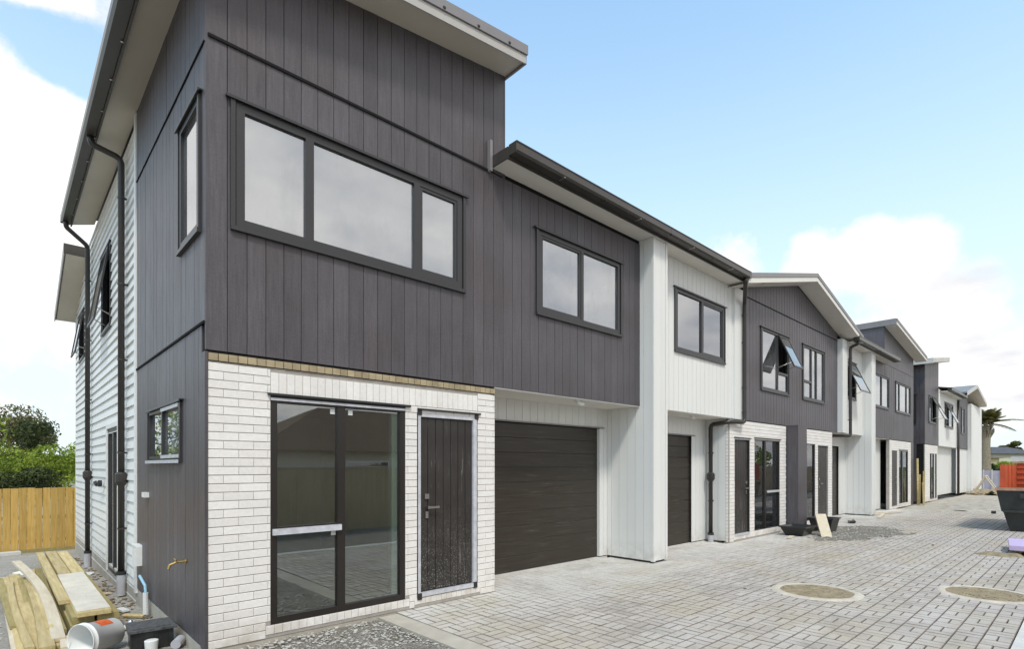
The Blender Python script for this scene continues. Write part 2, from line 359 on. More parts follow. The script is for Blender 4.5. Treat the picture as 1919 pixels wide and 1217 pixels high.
def rot(ax, deg): return Matrix.Rotation(math.radians(deg), 3, ax)
def cells(a, b, v0, v1, holes):
    """rectangles of [a,b]x[v0,v1] left when holes (u0,u1,v0,v1) are cut out"""
    us = sorted({a, b}|{u for h in holes for u in h[:2] if a < u < b}); out = []
    for i in range(len(us)-1):
        m = (us[i]+us[i+1])/2; cuts = sorted((h[2], h[3]) for h in holes if h[0] < m < h[1]); z = v0
        for c0, c1 in cuts:
            if c0 > z: out.append((us[i], us[i+1], z, min(c0, v1)))
            z = max(z, c1)
        if z < v1: out.append((us[i], us[i+1], z, v1))
    return out
def vboards(fr, parent, mat, u0, u1, v0, v1, holes=(), pitch=.17, start=None, th=.018, w=0, gap=.006, top=None, joined=False, name='cladding_board'):
    """vertical boards; top(u) gives a sloping upper edge"""
    st = u0 if start is None else start; k0 = math.floor((u0-st)/pitch+1e-6); u = st+k0*pitch; J = MB(); n = 0
    while u < u1-1e-4:
        a, b = max(u+gap/2, u0), min(u+pitch-gap/2, u1)
        if u0 >= u: a = u0
        if b-a > .012:
            dw = R.uniform(-.0012, .0012); ta, tb = (v1, v1) if top is None else (top(a), top(b))
            hs = sorted((h for h in holes if h[0] < b-.002 and h[1] > a+.002 and h[2] < max(ta, tb)), key=lambda h: h[2])
            polys = []; z = v0
            if hs and not (hs[0][0] <= a+.002 and hs[0][1] >= b-.002):          # board notched round the edge of an opening
                h = hs[0]
                if h[0] > a+.002: polys.append([(a, v0), (b, v0), (b, h[2]), (h[0], h[2]), (h[0], h[3]), (b, h[3]), (b, tb), (a, ta)])
                else: polys.append([(a, v0), (b, v0), (b, tb), (a, ta), (a, h[3]), (h[1], h[3]), (h[1], h[2]), (a, h[2])])
            else:
                for h in hs:
                    if h[2] > z+.01: polys.append([(a, z), (b, z), (b, h[2]), (a, h[2])])
                    z = h[3]
                if min(ta, tb) > z+.01: polys.append([(a, z), (b, z), (b, tb), (a, ta)])
            for pl in polys:
                mb = J if joined else MB(); mb.prism(fr, pl, w, w+th+dw)
                if not joined: mb.build(name, mat, parent)
        u += pitch
    if joined: J.build(name, mat, parent, kind='stuff')
def backing(fr, parent, mat, u0, u1, v0, v1, holes=(), w0=-.1, w1=0, top=None, name='wall'):
    mb = MB()
    for (a, b, z0, z1) in cells(u0, u1, v0, v1, list(holes)):
        tp = [(b, z1), (a, z1)] if top is None or z1 < v1-1e-6 else [(b, top(b)), (a, top(a))]
        mb.prism(fr, [(a, z0), (b, z0)]+tp, w0, w1)
    return mb.build(name, mat, parent)
def hboards(fr, parent, mat, u0, u1, v0, v1, holes, pitch=.15, name='weatherboard'):
    z = v0
    while z < v1-.02:
        zt = min(z+pitch, v1)
        segs = [(u0, u1)]
        for h in holes:
            if h[2] < (z+zt)/2 < h[3]:
                segs = [s2 for a, b in segs for s2 in ((a, min(b, h[0])), (max(a, h[1]), b)) if s2[1]-s2[0] > .02]
        for a, b in segs:
            mb = MB(); P = [fr.p(a, z-.012, 0), fr.p(a, z-.012, .036), fr.p(a, zt, .009), fr.p(a, zt, 0)]
            mb.ext(P, fr.u*(b-a)); mb.build(name, mat, parent)
        z += pitch
_bc = {}
def brick_mesh(fr, du, dv, d=.022):
    key = (tuple(fr.w), round(du, 3), round(dv, 3))
    if key not in _bc:
        mb = MB(); e = .003; z = Vector((0, 0, 1)); f0 = lambda u, v, w: fr.u*u+z*v+fr.w*w
        a, b = du/2, dv/2
        q = [f0(s*a, t*b, 0) for s, t in ((-1, -1), (1, -1), (1, 1), (-1, 1))]+[f0(s*a, t*b, d-e) for s, t in ((-1, -1), (1, -1), (1, 1), (-1, 1))]+[f0(s*(a-e), t*(b-e), d) for s, t in ((-1, -1), (1, -1), (1, 1), (-1, 1))]
        fs = [(0, 1, 5, 4), (1, 2, 6, 5), (2, 3, 7, 6), (3, 0, 4, 7), (4, 5, 9, 8), (5, 6, 10, 9), (6, 7, 11, 10), (7, 4, 8, 11), (8, 9, 10, 11)]
        if fr.u.cross(z).dot(fr.w) < 0: fs = [f[::-1] for f in fs]
        _bc[key] = ([tuple(v) for v in q], fs, None)
    return key
def brick(fr, parent, mat, u0, u1, v0, v1, J=None, name='brick'):
    g = .0033; du, dv = u1-u0-1.3*g, v1-v0-2.2*g
    if du < .015: return
    du = round(du, 3); key = brick_mesh(fr, du, dv); vs, fs, me = _bc[key]
    c = fr.p((u0+u1)/2, (v0+v1)/2, R.uniform(-.0015, .0015))
    if J is not None: J.add([Vector(v)+c for v in vs], fs, R.random()); return
    if me is None or me.materials[0] is not M[mat]:
        me = bpy.data.meshes.new(name); me.from_pydata(vs, [], fs); me.materials.append(M[mat]); _bc[key] = (vs, fs, me)
    link(name, me, parent, c)
def brickwork(fr, parent, u0, u1, v0, v1, holes, joined, soldiers=(), sills=()):
    """running bond with openings; soldiers and sills are (u0,u1,v0,v1) bands of bricks on end"""
    J = MB() if joined else None; ch = .0785; L_ = .26; z = v0; r = 0
    bl = list(holes)+list(soldiers)+list(sills)
    while z < v1-.02:
        zt = min(z+ch, v1); x = u0-(L_/2 if r % 2 else 0)+.0
        while x < u1:
            a, b = max(x, u0), min(x+L_, u1); segs = [(a, b)]
            for h in bl:
                if h[2] < (z+zt)/2 < h[3]:
                    segs = [t for p, q in segs for t in ((p, min(q, h[0])), (max(p, h[1]), q)) if t[1]-t[0] > .022]
            for p, q in segs: brick(fr, parent, 'brick', p, q, z, zt, J)
            x += L_
        z += ch; r += 1
    for (a, b, c, d) in list(soldiers)+list(sills):
        n = max(1, round((b-a)/.079)); s = (b-a)/n
        for i in range(n): brick(fr, parent, 'brick', a+i*s, a+(i+1)*s, c, d, J)
    if joined: J.build('brickwork', 'brickf', parent, kind='stuff')
    backing(fr, parent, 'mortar', u0, u1, v0, v1, holes, -.09, .017, name='mortar_bed')

def awning(fr, parent, u0, u1, v0, v1, deg, glassm='glf', t=.045):
    """a sash hung at its top edge and pushed open by deg degrees; returns nothing"""
    a = math.radians(deg); h = v1-v0
    def q(u, s, w):     # s = distance down from the hinge, w = thickness direction
        return fr.p(u, v1-s*math.cos(a)-w*math.sin(a)*0, .03+s*math.sin(a)+w*math.cos(a))
    def bar(mb, a0, a1, s0, s1, w0=0, w1=.03):
        P = [q(a0, s0, w0), q(a1, s0, w0), q(a1, s1, w0), q(a0, s1, w0)]; mb.ext(P, q(a0, s0, w1)-q(a0, s0, w0))
    mb = MB(); bar(mb, u0, u1, 0, t); bar(mb, u0, u1, h-t, h); bar(mb, u0, u0+t, t, h-t); bar(mb, u1-t, u1, t, h-t)
    s = mb.build('open_sash', 'alu', parent)
    g = MB(); bar(g, u0+t, u1-t, t, h-t, .012, .018); g.build('pane', glassm, parent)
    st = MB()
    for u in (u0+.03, u1-.03): st.tube([fr.p(u, v0+.1, .0), q(u, h*.85, .0)], .008, 6)
    st.build('stay', 'steel', parent)
def window(fr, parent, u0, u1, v0, v1, splits=(), fw=.06, mull=.06, glassm='glu', proud=.03, sash=(), flash=True, name='window', open_=(), transoms=(), depth=.07, sw=.035, deg=24, fmat='alu'):
    """frame with fixed panes; splits = mullion centres; sash/open_ = indexes of bays; transoms = (bay, height)"""
    f = MB(); w0, w1 = proud-depth, proud
    f.box(fr, u0, u1, v0, v0+fw, w0, w1); f.box(fr, u0, u1, v1-fw, v1, w0, w1)
    f.box(fr, u0, u0+fw, v0+fw, v1-fw, w0, w1); f.box(fr, u1-fw, u1, v0+fw, v1-fw, w0, w1)
    ed = [u0+fw]
    for s in splits: f.box(fr, s-mull/2, s+mull/2, v0+fw, v1-fw, w0, w1); ed += [s-mull/2, s+mull/2]
    ed.append(u1-fw)
    if name == 'sliding_window': fmat = 'alub'
    o = f.build(name, fmat, parent)
    for i in range(len(ed)//2):
        a, b = ed[2*i], ed[2*i+1]; rows = [(v0+fw, v1-fw)]
        for bay, h in transoms:
            if bay == i:
                t = MB().box(fr, a, b, h-.03, h+.03, w0, w1+.004); t.build('transom', fmat, o)
                rows = [(v0+fw, h-.03), (h+.03, v1-fw)]
        for j, (c, d) in enumerate(rows):
            if i in open_ and j == len(rows)-1: awning(fr, o, a-.01, b+.01, c, d+.02, deg, glassm); continue
            if i in sash:
                q = MB(); q.box(fr, a, b, c, c+sw, w0+.02, w1-.008); q.box(fr, a, b, d-sw, d, w0+.02, w1-.008)
                q.box(fr, a, a+sw, c+sw, d-sw, w0+.02, w1-.008); q.box(fr, b-sw, b, c+sw, d-sw, w0+.02, w1-.008)
                q.build('sash', 'alu', o); e = sw
            else: e = 0
            MB().box(fr, a+e, b-e, c+e, d-e, w1-.035, w1-.029).build('pane', glassm, o)
    if flash:
        h = MB().box(fr, u0-.09, u1+.09, v1+.018, v1+.03, 0.018, .062); h.box(fr, u0-.09, u1+.09, v1+.004, v1+.018, .05, .062)
        h.build('head_flashing', 'alu', o)
        g = MB().box(fr, u0-.05, u1+.05, v0-.045, v0-.006, .0185, .055)
        g.box(fr, u0-.05, u0-.01, v0-.006, v1+.002, .0185, .045).box(fr, u1+.01, u1+.05, v0-.006, v1+.002, .0185, .045)
        g.build('facing', 'alu', o)
    return o
def gutter_x(parent, x0, x1, y_in, y_out, z0, z1, mat='gutter'):
    """gutter running along X with a rolled lip"""
    y0, y1 = y_in, y_out; d = .008
    P = [(x0, y0, z0), (x0, y1+.02, z0), (x0, y1, z0+.03), (x0, y1, z1-.02), (x0, y1-.012, z1-.012), (x0, y1-.008, z1), (x0, y1+.02, z1), (x0, y1+.02, z1-.015),
         (x0, y1+d, z1-.02), (x0, y1+d, z0+.035), (x0, y1+.03, z0+d), (x0, y0-d, z0+d), (x0, y0-d, z1), (x0, y0, z1)]
    mb = MB().ext(P, (x1-x0, 0, 0))
    mb.b(x0-.004, x0, y1, y0, z0, z1-.002); mb.b(x1, x1+.004, y1, y0, z0, z1-.002)
    g = mb.build('gutter', mat, parent)
    n = int((x1-x0)/.75)
    for i in range(1, n): 
        xx = x0+(x1-x0)*i/n; MB().b(xx-.012, xx+.012, y1-.004, y0-.03, z0-.004, z0+.004).build('bracket', 'steel' if i % 2 else mat, g)
    return g
def door_planks(fr, parent, u0, u1, v0, v1, n=7, handle='left', joined=False, w=.0):
    d = MB().box(fr, u0, u1, v0, v1, w-.05, w-.004).build('front_door', 'back', parent); s = (u1-u0)/n
    if joined:
        J = MB()
        for i in range(n): J.box(fr, u0+i*s+.004, u0+(i+1)*s-.004, v0+.01, v1-.01, w-.003, w+.008)
        J.build('door_board', 'door', d, kind='stuff')
    else:
        for i in range(n): MB().box(fr, u0+i*s+.004, u0+(i+1)*s-.004, v0+.01, v1-.01, w-.003, w+.008+R.uniform(-.001, .001)).build('door_board', 'door', d)
    hu = u0+.09 if handle == 'left' else u1-.09; sg = 1 if handle == 'left' else -1; hv = v0+1.0
    hm = MB().box(fr, hu-.02, hu+.02, hv-.13, hv-.05, w+.008, w+.028).box(fr, hu-.03, hu+.03, hv+.10, hv+.16, w+.008, w+.03)
    hm.box(fr, hu-.015, hu+.015, hv-.015, hv+.015, w+.008, w+.07).box(fr, min(hu-sg*.015, hu+sg*.15), max(hu-sg*.015, hu+sg*.15), hv-.014, hv+.012, w+.055, w+.075)
    hm.build('handle', 'steel', d); return d
def garage_door(fr, parent, u0, u1, v0, v1, n=10, w=-.05):
    d = MB().box(fr, u0, u1, v0, v1, w-.04, w-.004).build('garage_door', 'back', parent); s = (v1-v0)/n
    for i in range(n):
        z = v0+i*s; P = [fr.p(u0, z+.001, w-.003), fr.p(u0, z+.001, w+.009), fr.p(u0, z+.010, w+.014), fr.p(u0, z+s-.008, w+.014), fr.p(u0, z+s-.001, w+.009), fr.p(u0, z+s-.001, w-.003)]
        MB().ext(P, fr.u*(u1-u0)).build('door_panel', 'garage', d)
    return d
def downpipe(parent, pts, r=.04, collar=True, brackets=(), outlet=None):
    """pts of the black pipe, joints rounded; a grey standpipe at the foot"""
    P = [Vector(p) for p in pts]; Q = [P[0]]
    for i in range(1, len(P)-1):
        a = (P[i-1]-P[i]); b = (P[i+1]-P[i]); d = min(.07, a.length*.45, b.length*.45); a.normalize(); b.normalize()
        Q += [P[i]+a*d, P[i]+a*d*.3+b*d*.3*1, P[i]+b*d] if False else [P[i]+a*d, P[i]+(a+b)*d*.27, P[i]+b*d]
    Q.append(P[-1]); o = MB().tube(Q, r, 14).build('downpipe', 'pipe', parent, smooth=True)
    e = P[-1]
    if collar:
        MB().tube([e+Vector((0, 0, .03)), e-Vector((0, 0, .02))], r*1.45, 16).build('seal_ring', 'black', o, smooth=False)
        MB().tube([e-Vector((0, 0, .01)), e-Vector((0, 0, .32))], r*1.35, 16).build('standpipe', 'pvc', o, smooth=False)
    for (bx, by, bz, fx, fy) in brackets:
        MB().b(min(bx, fx)-.012, max(bx, fx)+.012, min(by, fy)-.012, max(by, fy)+.012, bz-.012, bz+.012).tube([(bx, by, bz-.014), (bx, by, bz+.014)], r*1.15, 12).build('bracket', 'pipe', o)
    return o
def rain_head(pipe, c, s=.11):
    c = Vector(c); m = MB().tube([c-Vector((0, 0, .1)), c-Vector((0, 0, .04)), c+Vector((0, 0, .07)), c+Vector((0, 0, .1))], [.045, s*.72, s*.72, .05], 12)
    m.build('leaf_diverter', 'pipe', pipe)

# ------------------------------------------------------------------ terrain
def gz(x, y): return -.10-.034*max(0., min(y, 13.5))
def grid_axis(lo, hi, fine0, fine1, st):
    a = list(np.arange(fine0, fine1+1e-6, st)); v = fine1; d = st
    while v < hi: d *= 1.35; v += d; a.append(v)
    v = fine0; d = st
    while v > lo: d *= 1.35; v -= d; a.insert(0, v)
    return a
xs = grid_axis(-400, 1500, -8, 30, .5); ys = grid_axis(-400, 900, -9, 15, .5)
V = [(x, y, gz(x, y)) for y in ys for x in xs]; nx = len(xs)
F = [(j*nx+i, j*nx+i+1, (j+1)*nx+i+1, (j+1)*nx+i) for j in range(len(ys)-1) for i in range(nx-1)]
gm = MB(); gm.v = V; gm.f = F; gm.build('ground', 'ground', kind='structure', origin=(0, 0, 0), smooth=True)
def clod(mb, c, r, n=6, flat=.6):
    """one angular stone"""
    a0 = R.random()*6; vs = []; c = Vector(c)
    for lv, rr in ((-.4, .7), (.25, .95)):
        for k in range(n):
            a = a0+2*PI*k/n+R.uniform(-.25, .25); q = r*rr*R.uniform(.75, 1.15); vs.append(c+Vector((math.cos(a)*q, math.sin(a)*q, r*lv*flat+R.uniform(-.1, .1)*r)))
    vs.append(c+Vector((R.uniform(-.2, .2)*r, R.uniform(-.2, .2)*r, r*.75*flat)))
    fs = [(k, (k+1) % n, n+(k+1) % n, n+k) for k in range(n)]+[(n+k, n+(k+1) % n, 2*n) for k in range(n)]
    mb.add(vs, fs)
def mound(x0, x1, y0, y1, h, zb, mat, name, n=40, kind='structure', seed=0, ramp=.35, parent=None):
    """a low irregular heap or sheet whose edge dies into the ground"""
    rr = np.random.default_rng(seed); ph = rr.uniform(0, 6, 12); V = []
    for j in range(n+1):
        for i in range(n+1):
            u, v = i/n, j/n; x = x0+(x1-x0)*u; y = y0+(y1-y0)*v
            e = 1-max(abs(u-.5), abs(v-.5))*2; wob = .12*math.sin(9*u+ph[0])+.10*math.sin(13*v+ph[1])+.06*math.sin(23*u+17*v+ph[2])
            rad = math.hypot((u-.5)*2, (v-.5)*2); k = max(0, min(1, (1-rad+wob)/ramp)); k = k*k*(3-2*k)
            nz = .5+.25*math.sin(x*5+ph[3])*math.cos(y*6+ph[4])+.15*math.sin(x*13+ph[5]+y*3)+.1*math.sin(y*19+ph[6]-x*7)
            V.append((x, y, zb-.02+k*(h*nz+.022)+rr.uniform(-.003, .003)*k))
    F = [(j*(n+1)+i, j*(n+1)+i+1, (j+1)*(n+1)+i+1, (j+1)*(n+1)+i) for j in range(n) for i in range(n)]
    mb = MB(); mb.v = V; mb.f = F; return mb.build(name, mat, parent, kind=kind, smooth=True)

# driveway: bedding sheet, kerb strips, pavers
PT = -.008                                  # top of the pavers
DX0, DX1, DY0 = 1.93, 24.4, -4.9
def yback(x):
    if x < 3.38: return .07
    if x < 6.80: return .74
    if x < 7.19: return -.20
    if x < 10.13: return .58
    if x < 16.88: return .07
    if x < 19.93: return .58
    return -.35
drv = MB().b(DX0, DX1, DY0, .72, -.16, PT-.014).build('driveway', 'joint', kind='structure')
HOLES = [(6.55, -2.9), (8.0, -4.47)]
CELL = .213; pv = []
for i in range(int((DX1-DX0)/CELL)):
    for j in range(int((.75-DY0)/CELL)):
        x, y = DX0+i*CELL, DY0+j*CELL; g = .0045
        for k in range(2):
            r = (x, x+CELL, y+k*CELL/2, y+(k+1)*CELL/2) if (i+j) % 2 else (x+k*CELL/2, x+(k+1)*CELL/2, y, y+CELL)
            cx_, cy_ = (r[0]+r[1])/2, (r[2]+r[3])/2
            if cy_+.03 > yback(cx_): continue
            if any(math.hypot(cx_-a, cy_-b) < .49 for a, b in HOLES): continue
            if 12.3 < cx_ < 16.4 and math.hypot((cx_-14.3)/2.1, (cy_+1.25)/.85) < .93+.1*math.sin(cx_*5+cy_*3): continue
            sx, sy, f = view(cx_, cy_, PT); pv.append((f if -20 < sx < 1940 and sy < 1235 else 99, r, (i+j) % 2))
pv.sort(key=lambda q: q[0])
def paver_geo(hx, hy, g=.0036, e=.005):
    a, b = hx-g, hy-g
    vs = [(s*a, t*b, -.016) for s, t in ((-1, -1), (1, -1), (1, 1), (-1, 1))]+[(s*a, t*b, -e) for s, t in ((-1, -1), (1, -1), (1, 1), (-1, 1))]+[(s*(a-e), t*(b-e), 0) for s, t in ((-1, -1), (1, -1), (1, 1), (-1, 1))]
    return vs, [(0, 1, 5, 4), (1, 2, 6, 5), (2, 3, 7, 6), (3, 0, 4, 7), (4, 5, 9, 8), (5, 6, 10, 9), (6, 7, 11, 10), (7, 4, 8, 11), (8, 9, 10, 11)]
pm = {}
for o_, (hx, hy) in ((1, (CELL/2, CELL/4)), (0, (CELL/4, CELL/2))):
    me = bpy.data.meshes.new('paver'); me.from_pydata(paver_geo(hx, hy)[0], [], paver_geo(hx, hy)[1]); me.materials.append(M['pave']); me.materials.append(M['edge']); me.polygons.foreach_set('material_index', [1]*8+[0]); pm[o_] = me
J = MB()
for n_, (f, r, o_) in enumerate(pv):
    c = Vector(((r[0]+r[1])/2, (r[2]+r[3])/2, PT+R.uniform(-.0022, .0018)+.006*math.sin(r[0]*.9)*math.sin(r[2]*1.3)))
    if n_ < 300:
        o = link('paver', pm[o_], drv, c); o.rotation_euler = (R.uniform(-.008, .008), R.uniform(-.008, .008), R.uniform(-.012, .012))
    else:
        vs, fs = paver_geo((r[1]-r[0])/2, (r[3]-r[2])/2); tx, ty = R.uniform(-.008, .008), R.uniform(-.008, .008)
        J.add([(c.x+v[0], c.y+v[1], c.z+v[2]+tx*v[0]+ty*v[1]) for v in vs], fs, R.random())
pf = J.build('paver_field', 'pavef', drv, kind='stuff'); pf.data.materials.append(M['edge']); pf.data.polygons.foreach_set('material_index', ([1]*8+[0])*(len(J.f)//9))
k = MB().b(1.68, 1.915, -4.9, -.06, -.16, -.012); k.build('driveway_edge', 'conc', kind='structure')
k = MB().b(1.68, 26, -5.12, -4.91, -.16, -.004); k.build('driveway_kerb', 'concl', kind='structure')
MB().b(7.22, 10.14, .5, .56, -.1, .01).b(3.42, 6.76, .685, .76, -.1, .012).b(16.88, 19.93, .5, .56, -.1, .01).build('garage_threshold', 'concl', kind='structure')
# footpath beyond the pavers
MB().b(24.42, 60, -4.9, -.05, -.12, -.03).build('far_driveway', 'conc', kind='structure')
MB().b(20.45, 24.4, -.34, .02, -.12, -.01).build('porch_slab', 'concl', kind='structure')
for (x0, x1, y0, y1, h, sd) in ((25, 31, -3.4, -.6, .10, 3), (30.5, 38, -2.6, -.1, .06, 5), (33, 44, -4.8, -2.8, .05, 8)):
    mound(x0, x1, y0, y1, h, -.03, 'dustf', 'dirt_patch', 30, seed=sd)
mound(11.9, 16.7, -2.4, -.15, .035, -.022, 'dirt', 'bare_dirt_patch', 60, seed=2, ramp=.25)
for (cx_, cy_), mt, sd in zip(HOLES, ('sand', 'sand'), (1, 4)):
    t = thing('manhole', 'sand covered round manhole nearer the houses in a pale concrete ring' if sd == 1 else 'manhole at the right edge of the paving filled with orange brown sand', 'manhole', (cx_, cy_, PT), 'manholes in the paving')
    mb = MB(); n = 40
    pr = [(.425, -.03), (.43, .004), (.445, .009), (.49, .008), (.545, -.004), (.545, -.02)]
    vs = [(cx_+r*math.cos(2*PI*k/n)*(1+.015*math.sin(3*k)), cy_+r*math.sin(2*PI*k/n)*(1+.012*math.sin(5*k)), PT+z) for k in range(n) for r, z in pr]; m_ = len(pr)
    mb.add(vs, [(k*m_+i, k*m_+i+1, ((k+1) % n)*m_+i+1, ((k+1) % n)*m_+i) for k in range(n) for i in range(m_-1)]); mb.build('concrete_ring', 'ringc', t)
    mb = MB(); vs = [(cx_, cy_, PT)]
    for rr in (.15, .30, .44): vs += [(cx_+rr*math.cos(2*PI*k/24), cy_+rr*math.sin(2*PI*k/24), PT-.002+R.uniform(-.003, .006)) for k in range(24)]
    fs = [(0, 1+k, 1+(k+1) % 24) for k in range(24)]+[(1+a*24+k, 25+a*24+k, 25+a*24+(k+1) % 24, 1+a*24+(k+1) % 24) for a in (0, 1) for k in range(24)]
    mb.add(vs, fs).build('cover', mt, t)
    mb = MB()
    for q in range(70):
        a, r_ = R.random()*6.28, .4*math.sqrt(R.random()); clod(mb, (cx_+r_*math.cos(a), cy_+r_*math.sin(a), PT-.001), R.uniform(.006, .018), 5)
    mb.build('clods', 'rub' if sd == 4 else 'sand', t, kind='stuff')
# gravel in front of the brick wall and down the side yard
mound(-1.2, 2.3, -3.6, .4, .07, -.075, 'dirt', 'gravel_heap', 60, seed=11, ramp=.35)
mb = MB()
for q in range(5200):
    u = R.random()
    if u < .5: x, y = R.uniform(-.1, 1.67), R.uniform(-1.7, -.03); z = -.045+R.uniform(0, .02)
    else: x, y = R.uniform(-3.2, -.02), R.uniform(-1.2, 13) if R.random() < .6 else R.uniform(-1.2, 5); z = gz(x, y)+.004
    clod(mb, (x, y, z), R.uniform(.006, .02)*(1.6 if R.random() < .06 else 1), 5)
mb.build('gravel', 'stone', kind='stuff')
mb = MB()
for q in range(700):
    a, r_ = R.random()*6.28, math.sqrt(R.random()); clod(mb, (14.3+2.2*r_*math.cos(a), -1.25+.95*r_*math.sin(a), .0), R.uniform(.008, .03), 5)
for q in range(260): clod(mb, (R.uniform(2.2, 16), R.uniform(-4.8, -.1), PT), R.uniform(.003, .009), 4)
mb.build('scattered_gravel', 'stone', kind='stuff')

# ================================================================== TOWNHOUSES
F0 = front(0); S0 = side(0)
def soff(x): return 6.42+.132*x
def rooft(x): return 6.60+.132*x

# ---------------- end house nearest the camera
t = thing('townhouse', 'near end townhouse, tall charcoal upper storey over white painted brick with black front door', 'house', (0, 0, 0))
HA = (.235, 2.86, 3.87, 5.02); HB = (4.23, 6.17, 3.85, 5.02)        # upper windows
SL = (.545, 2.045, .12, 2.335); DR = (2.205, 3.115, .105, 2.315)    # slider and front door
vboards(F0, t, 'dark', 0, 3.58, 5.532, 7, [], top=lambda x: soff(x)-.002, start=-.008)
vboards(F0, t, 'dark', 0, 6.77, 2.70, 5.512, [HA, HB], start=-.008)
MB().box(F0, 0, 3.34, 5.512, 5.532, .004, .034).box(F0, 0, 3.34, 5.505, 5.512, .026, .034).build('joint_flashing', 'back', t)
backing(F0, t, 'back', 0, 6.77, 2.70, 6.9, [HA, HB, (3.6, 6.77, 5.6, 6.9)], -.02, .003, top=soff, name='wall')
MB().box(F0, -.018, 0, 2.70, 6.42, -.0, .02).build('corner_trim', 'dark', t)
MB().b(3.56, 3.60, -.016, 5, 5.5, 6.88).build('gable_side_wall', 'dark', t)
window(F0, t, *HA, splits=(.925, 2.20), fw=.075, mull=.085, glassm='glu', proud=.03, sash=(2,))
window(F0, t, *HB, splits=(5.20,), fw=.06, mull=.06, glassm='glu', proud=.03, sash=(0,))
# brick storey
brickwork(F0, t, .0, 3.41, 0, 2.60, [SL, DR], False, soldiers=[(.545, 3.115, 2.355, 2.56)], sills=[(.50, 2.10, .03, .12), (2.17, 3.16, .03, .105)])
for i in range(41):
    u = .005+i*.083; MB().box(F0, u, u+.076, 2.607, 2.672, -.02, .032+R.uniform(-.003, .003)).build('soldier_brick', 'tan', t)
MB().box(F0, 0, 3.41, 2.602, 2.69, -.05, .012).build('mortar_joint', 'back', t)
MB().b(3.385, 3.407, -.017, .7, 0, 2.6).build('brick_return', 'brickf', t)
MB().b(-.03, 3.41, -.012, .1, -.16, -.002).build('foundation', 'conc', t)
f = window(F0, t, *SL, splits=(1.27,), fw=.065, mull=.085, glassm='gll', proud=.012, transoms=[(0, 1.03)], flash=False, name='sliding_window')
MB().box(F0, .56, 1.26, .985, 1.045, .018, .045).build('taped_rail', 'tape', f)
MB().box(F0, SL[0]-.03, SL[1]+.06, SL[3], SL[3]+.022, -.01, .05).build('head_flashing', 'black', f)
MB().box(F0, SL[0], SL[1], SL[3]-.045, SL[3]-.02, .0125, .03).build('taped_head', 'tape', f)
MB().box(F0, 1.905, 1.976, .19, 2.26, -.10, -.045).build('door_stop', 'greenish', f)
for u, v in ((1.16, 2.2), (1.36, 2.2), (1.17, .93)): MB().box(F0, u, u+.05, v, v+.05, -.022, -.015).build('sticker', 'wpvc', f)
d = door_planks(F0, t, DR[0]+.05, DR[1]-.07, DR[2]+.06, DR[3]-.08, 7, w=-.012)
for a in ((DR[0]+.012, DR[0]+.048, DR[2]+.01, DR[3]-.04, .024), (DR[1]-.068, DR[1]-.012, DR[2]+.01, DR[3]-.04, .024), (DR[0]+.05, DR[1]-.07, DR[3]-.078, DR[3]-.03, .02), (DR[0]+.05, DR[1]-.07, DR[2]+.008, DR[2]+.058, .03)): MB().box(F0, *a[:4], -.03, a[4]).build('protective_film', 'tape', d)
MB().box(F0, DR[0], DR[1]+.04, DR[3]-.002, DR[3]+.018, -.01, .045).box(F0, DR[0]-.002, DR[0]+.011, DR[2], DR[3]-.004, -.02, .02).box(F0, DR[1]-.011, DR[1], DR[2], DR[3]-.004, -.02, .02).build('head_flashing', 'black', d)
for u, v in ((DR[0]+.0, DR[2]-.02), (DR[1]-.07, DR[2]-.005), (DR[0]+.0, DR[3]-.06), (DR[1]-.05, DR[3]-.06)): MB().box(F0, u, u+.06, v, v+.075, .021, .032).build('corner_protector', 'black', d)
# left side of the dark block
ly = [(.0, .11)]
W1 = (.165, .885, 3.83, 5.04); W2 = (.87, 2.45, 1.735, 2.30)
S1 = side(-.0)
vboards(S1, t, 'dark', .0, 3.33, 5.468, 6.418, [], start=.03)
vboards(S1, t, 'dark', .0, 3.33, 2.96, 5.455, [W1], start=.03)
vboards(S1, t, 'dark', .11, 3.33, .02, 2.935, [W2], start=.03)
MB().box(S1, -.03, .108, .0, 2.68, 0, .026).build('corner_board', 'dark', t)
MB().box(S1, .0, 3.33, 2.936, 2.958, .001, .032).build('joint_flashing', 'back', t); MB().box(S1, 0, 3.33, 5.455, 5.467, .001, .03).build('joint_flashing', 'back', t)
backing(S1, t, 'back', .0, 3.33, 0, 6.42, [W1, W2], -.02, .003)
MB().b(-.012, .1, .101, 11.6, -.6, -.001).build('foundation', 'conc', t)
window(S1, t, *W1, fw=.055, glassm='glu', proud=.034)
w2 = window(S1, t, *W2, splits=(1.72,), fw=.035, mull=.045, glassm='glu', proud=.034)
for a in ((W2[0]+.01, 1.70, W2[2]+.004, W2[2]+.04, .0345, .05), (W2[0]+.01, 1.70, W2[3]-.04, W2[3]-.004, .0345, .05), (W2[0]-.052, W2[1]+.05, W2[2]-.05, W2[2]-.015, .056, .064)): MB().box(S1, *a).build('protective_film', 'tape', w2)
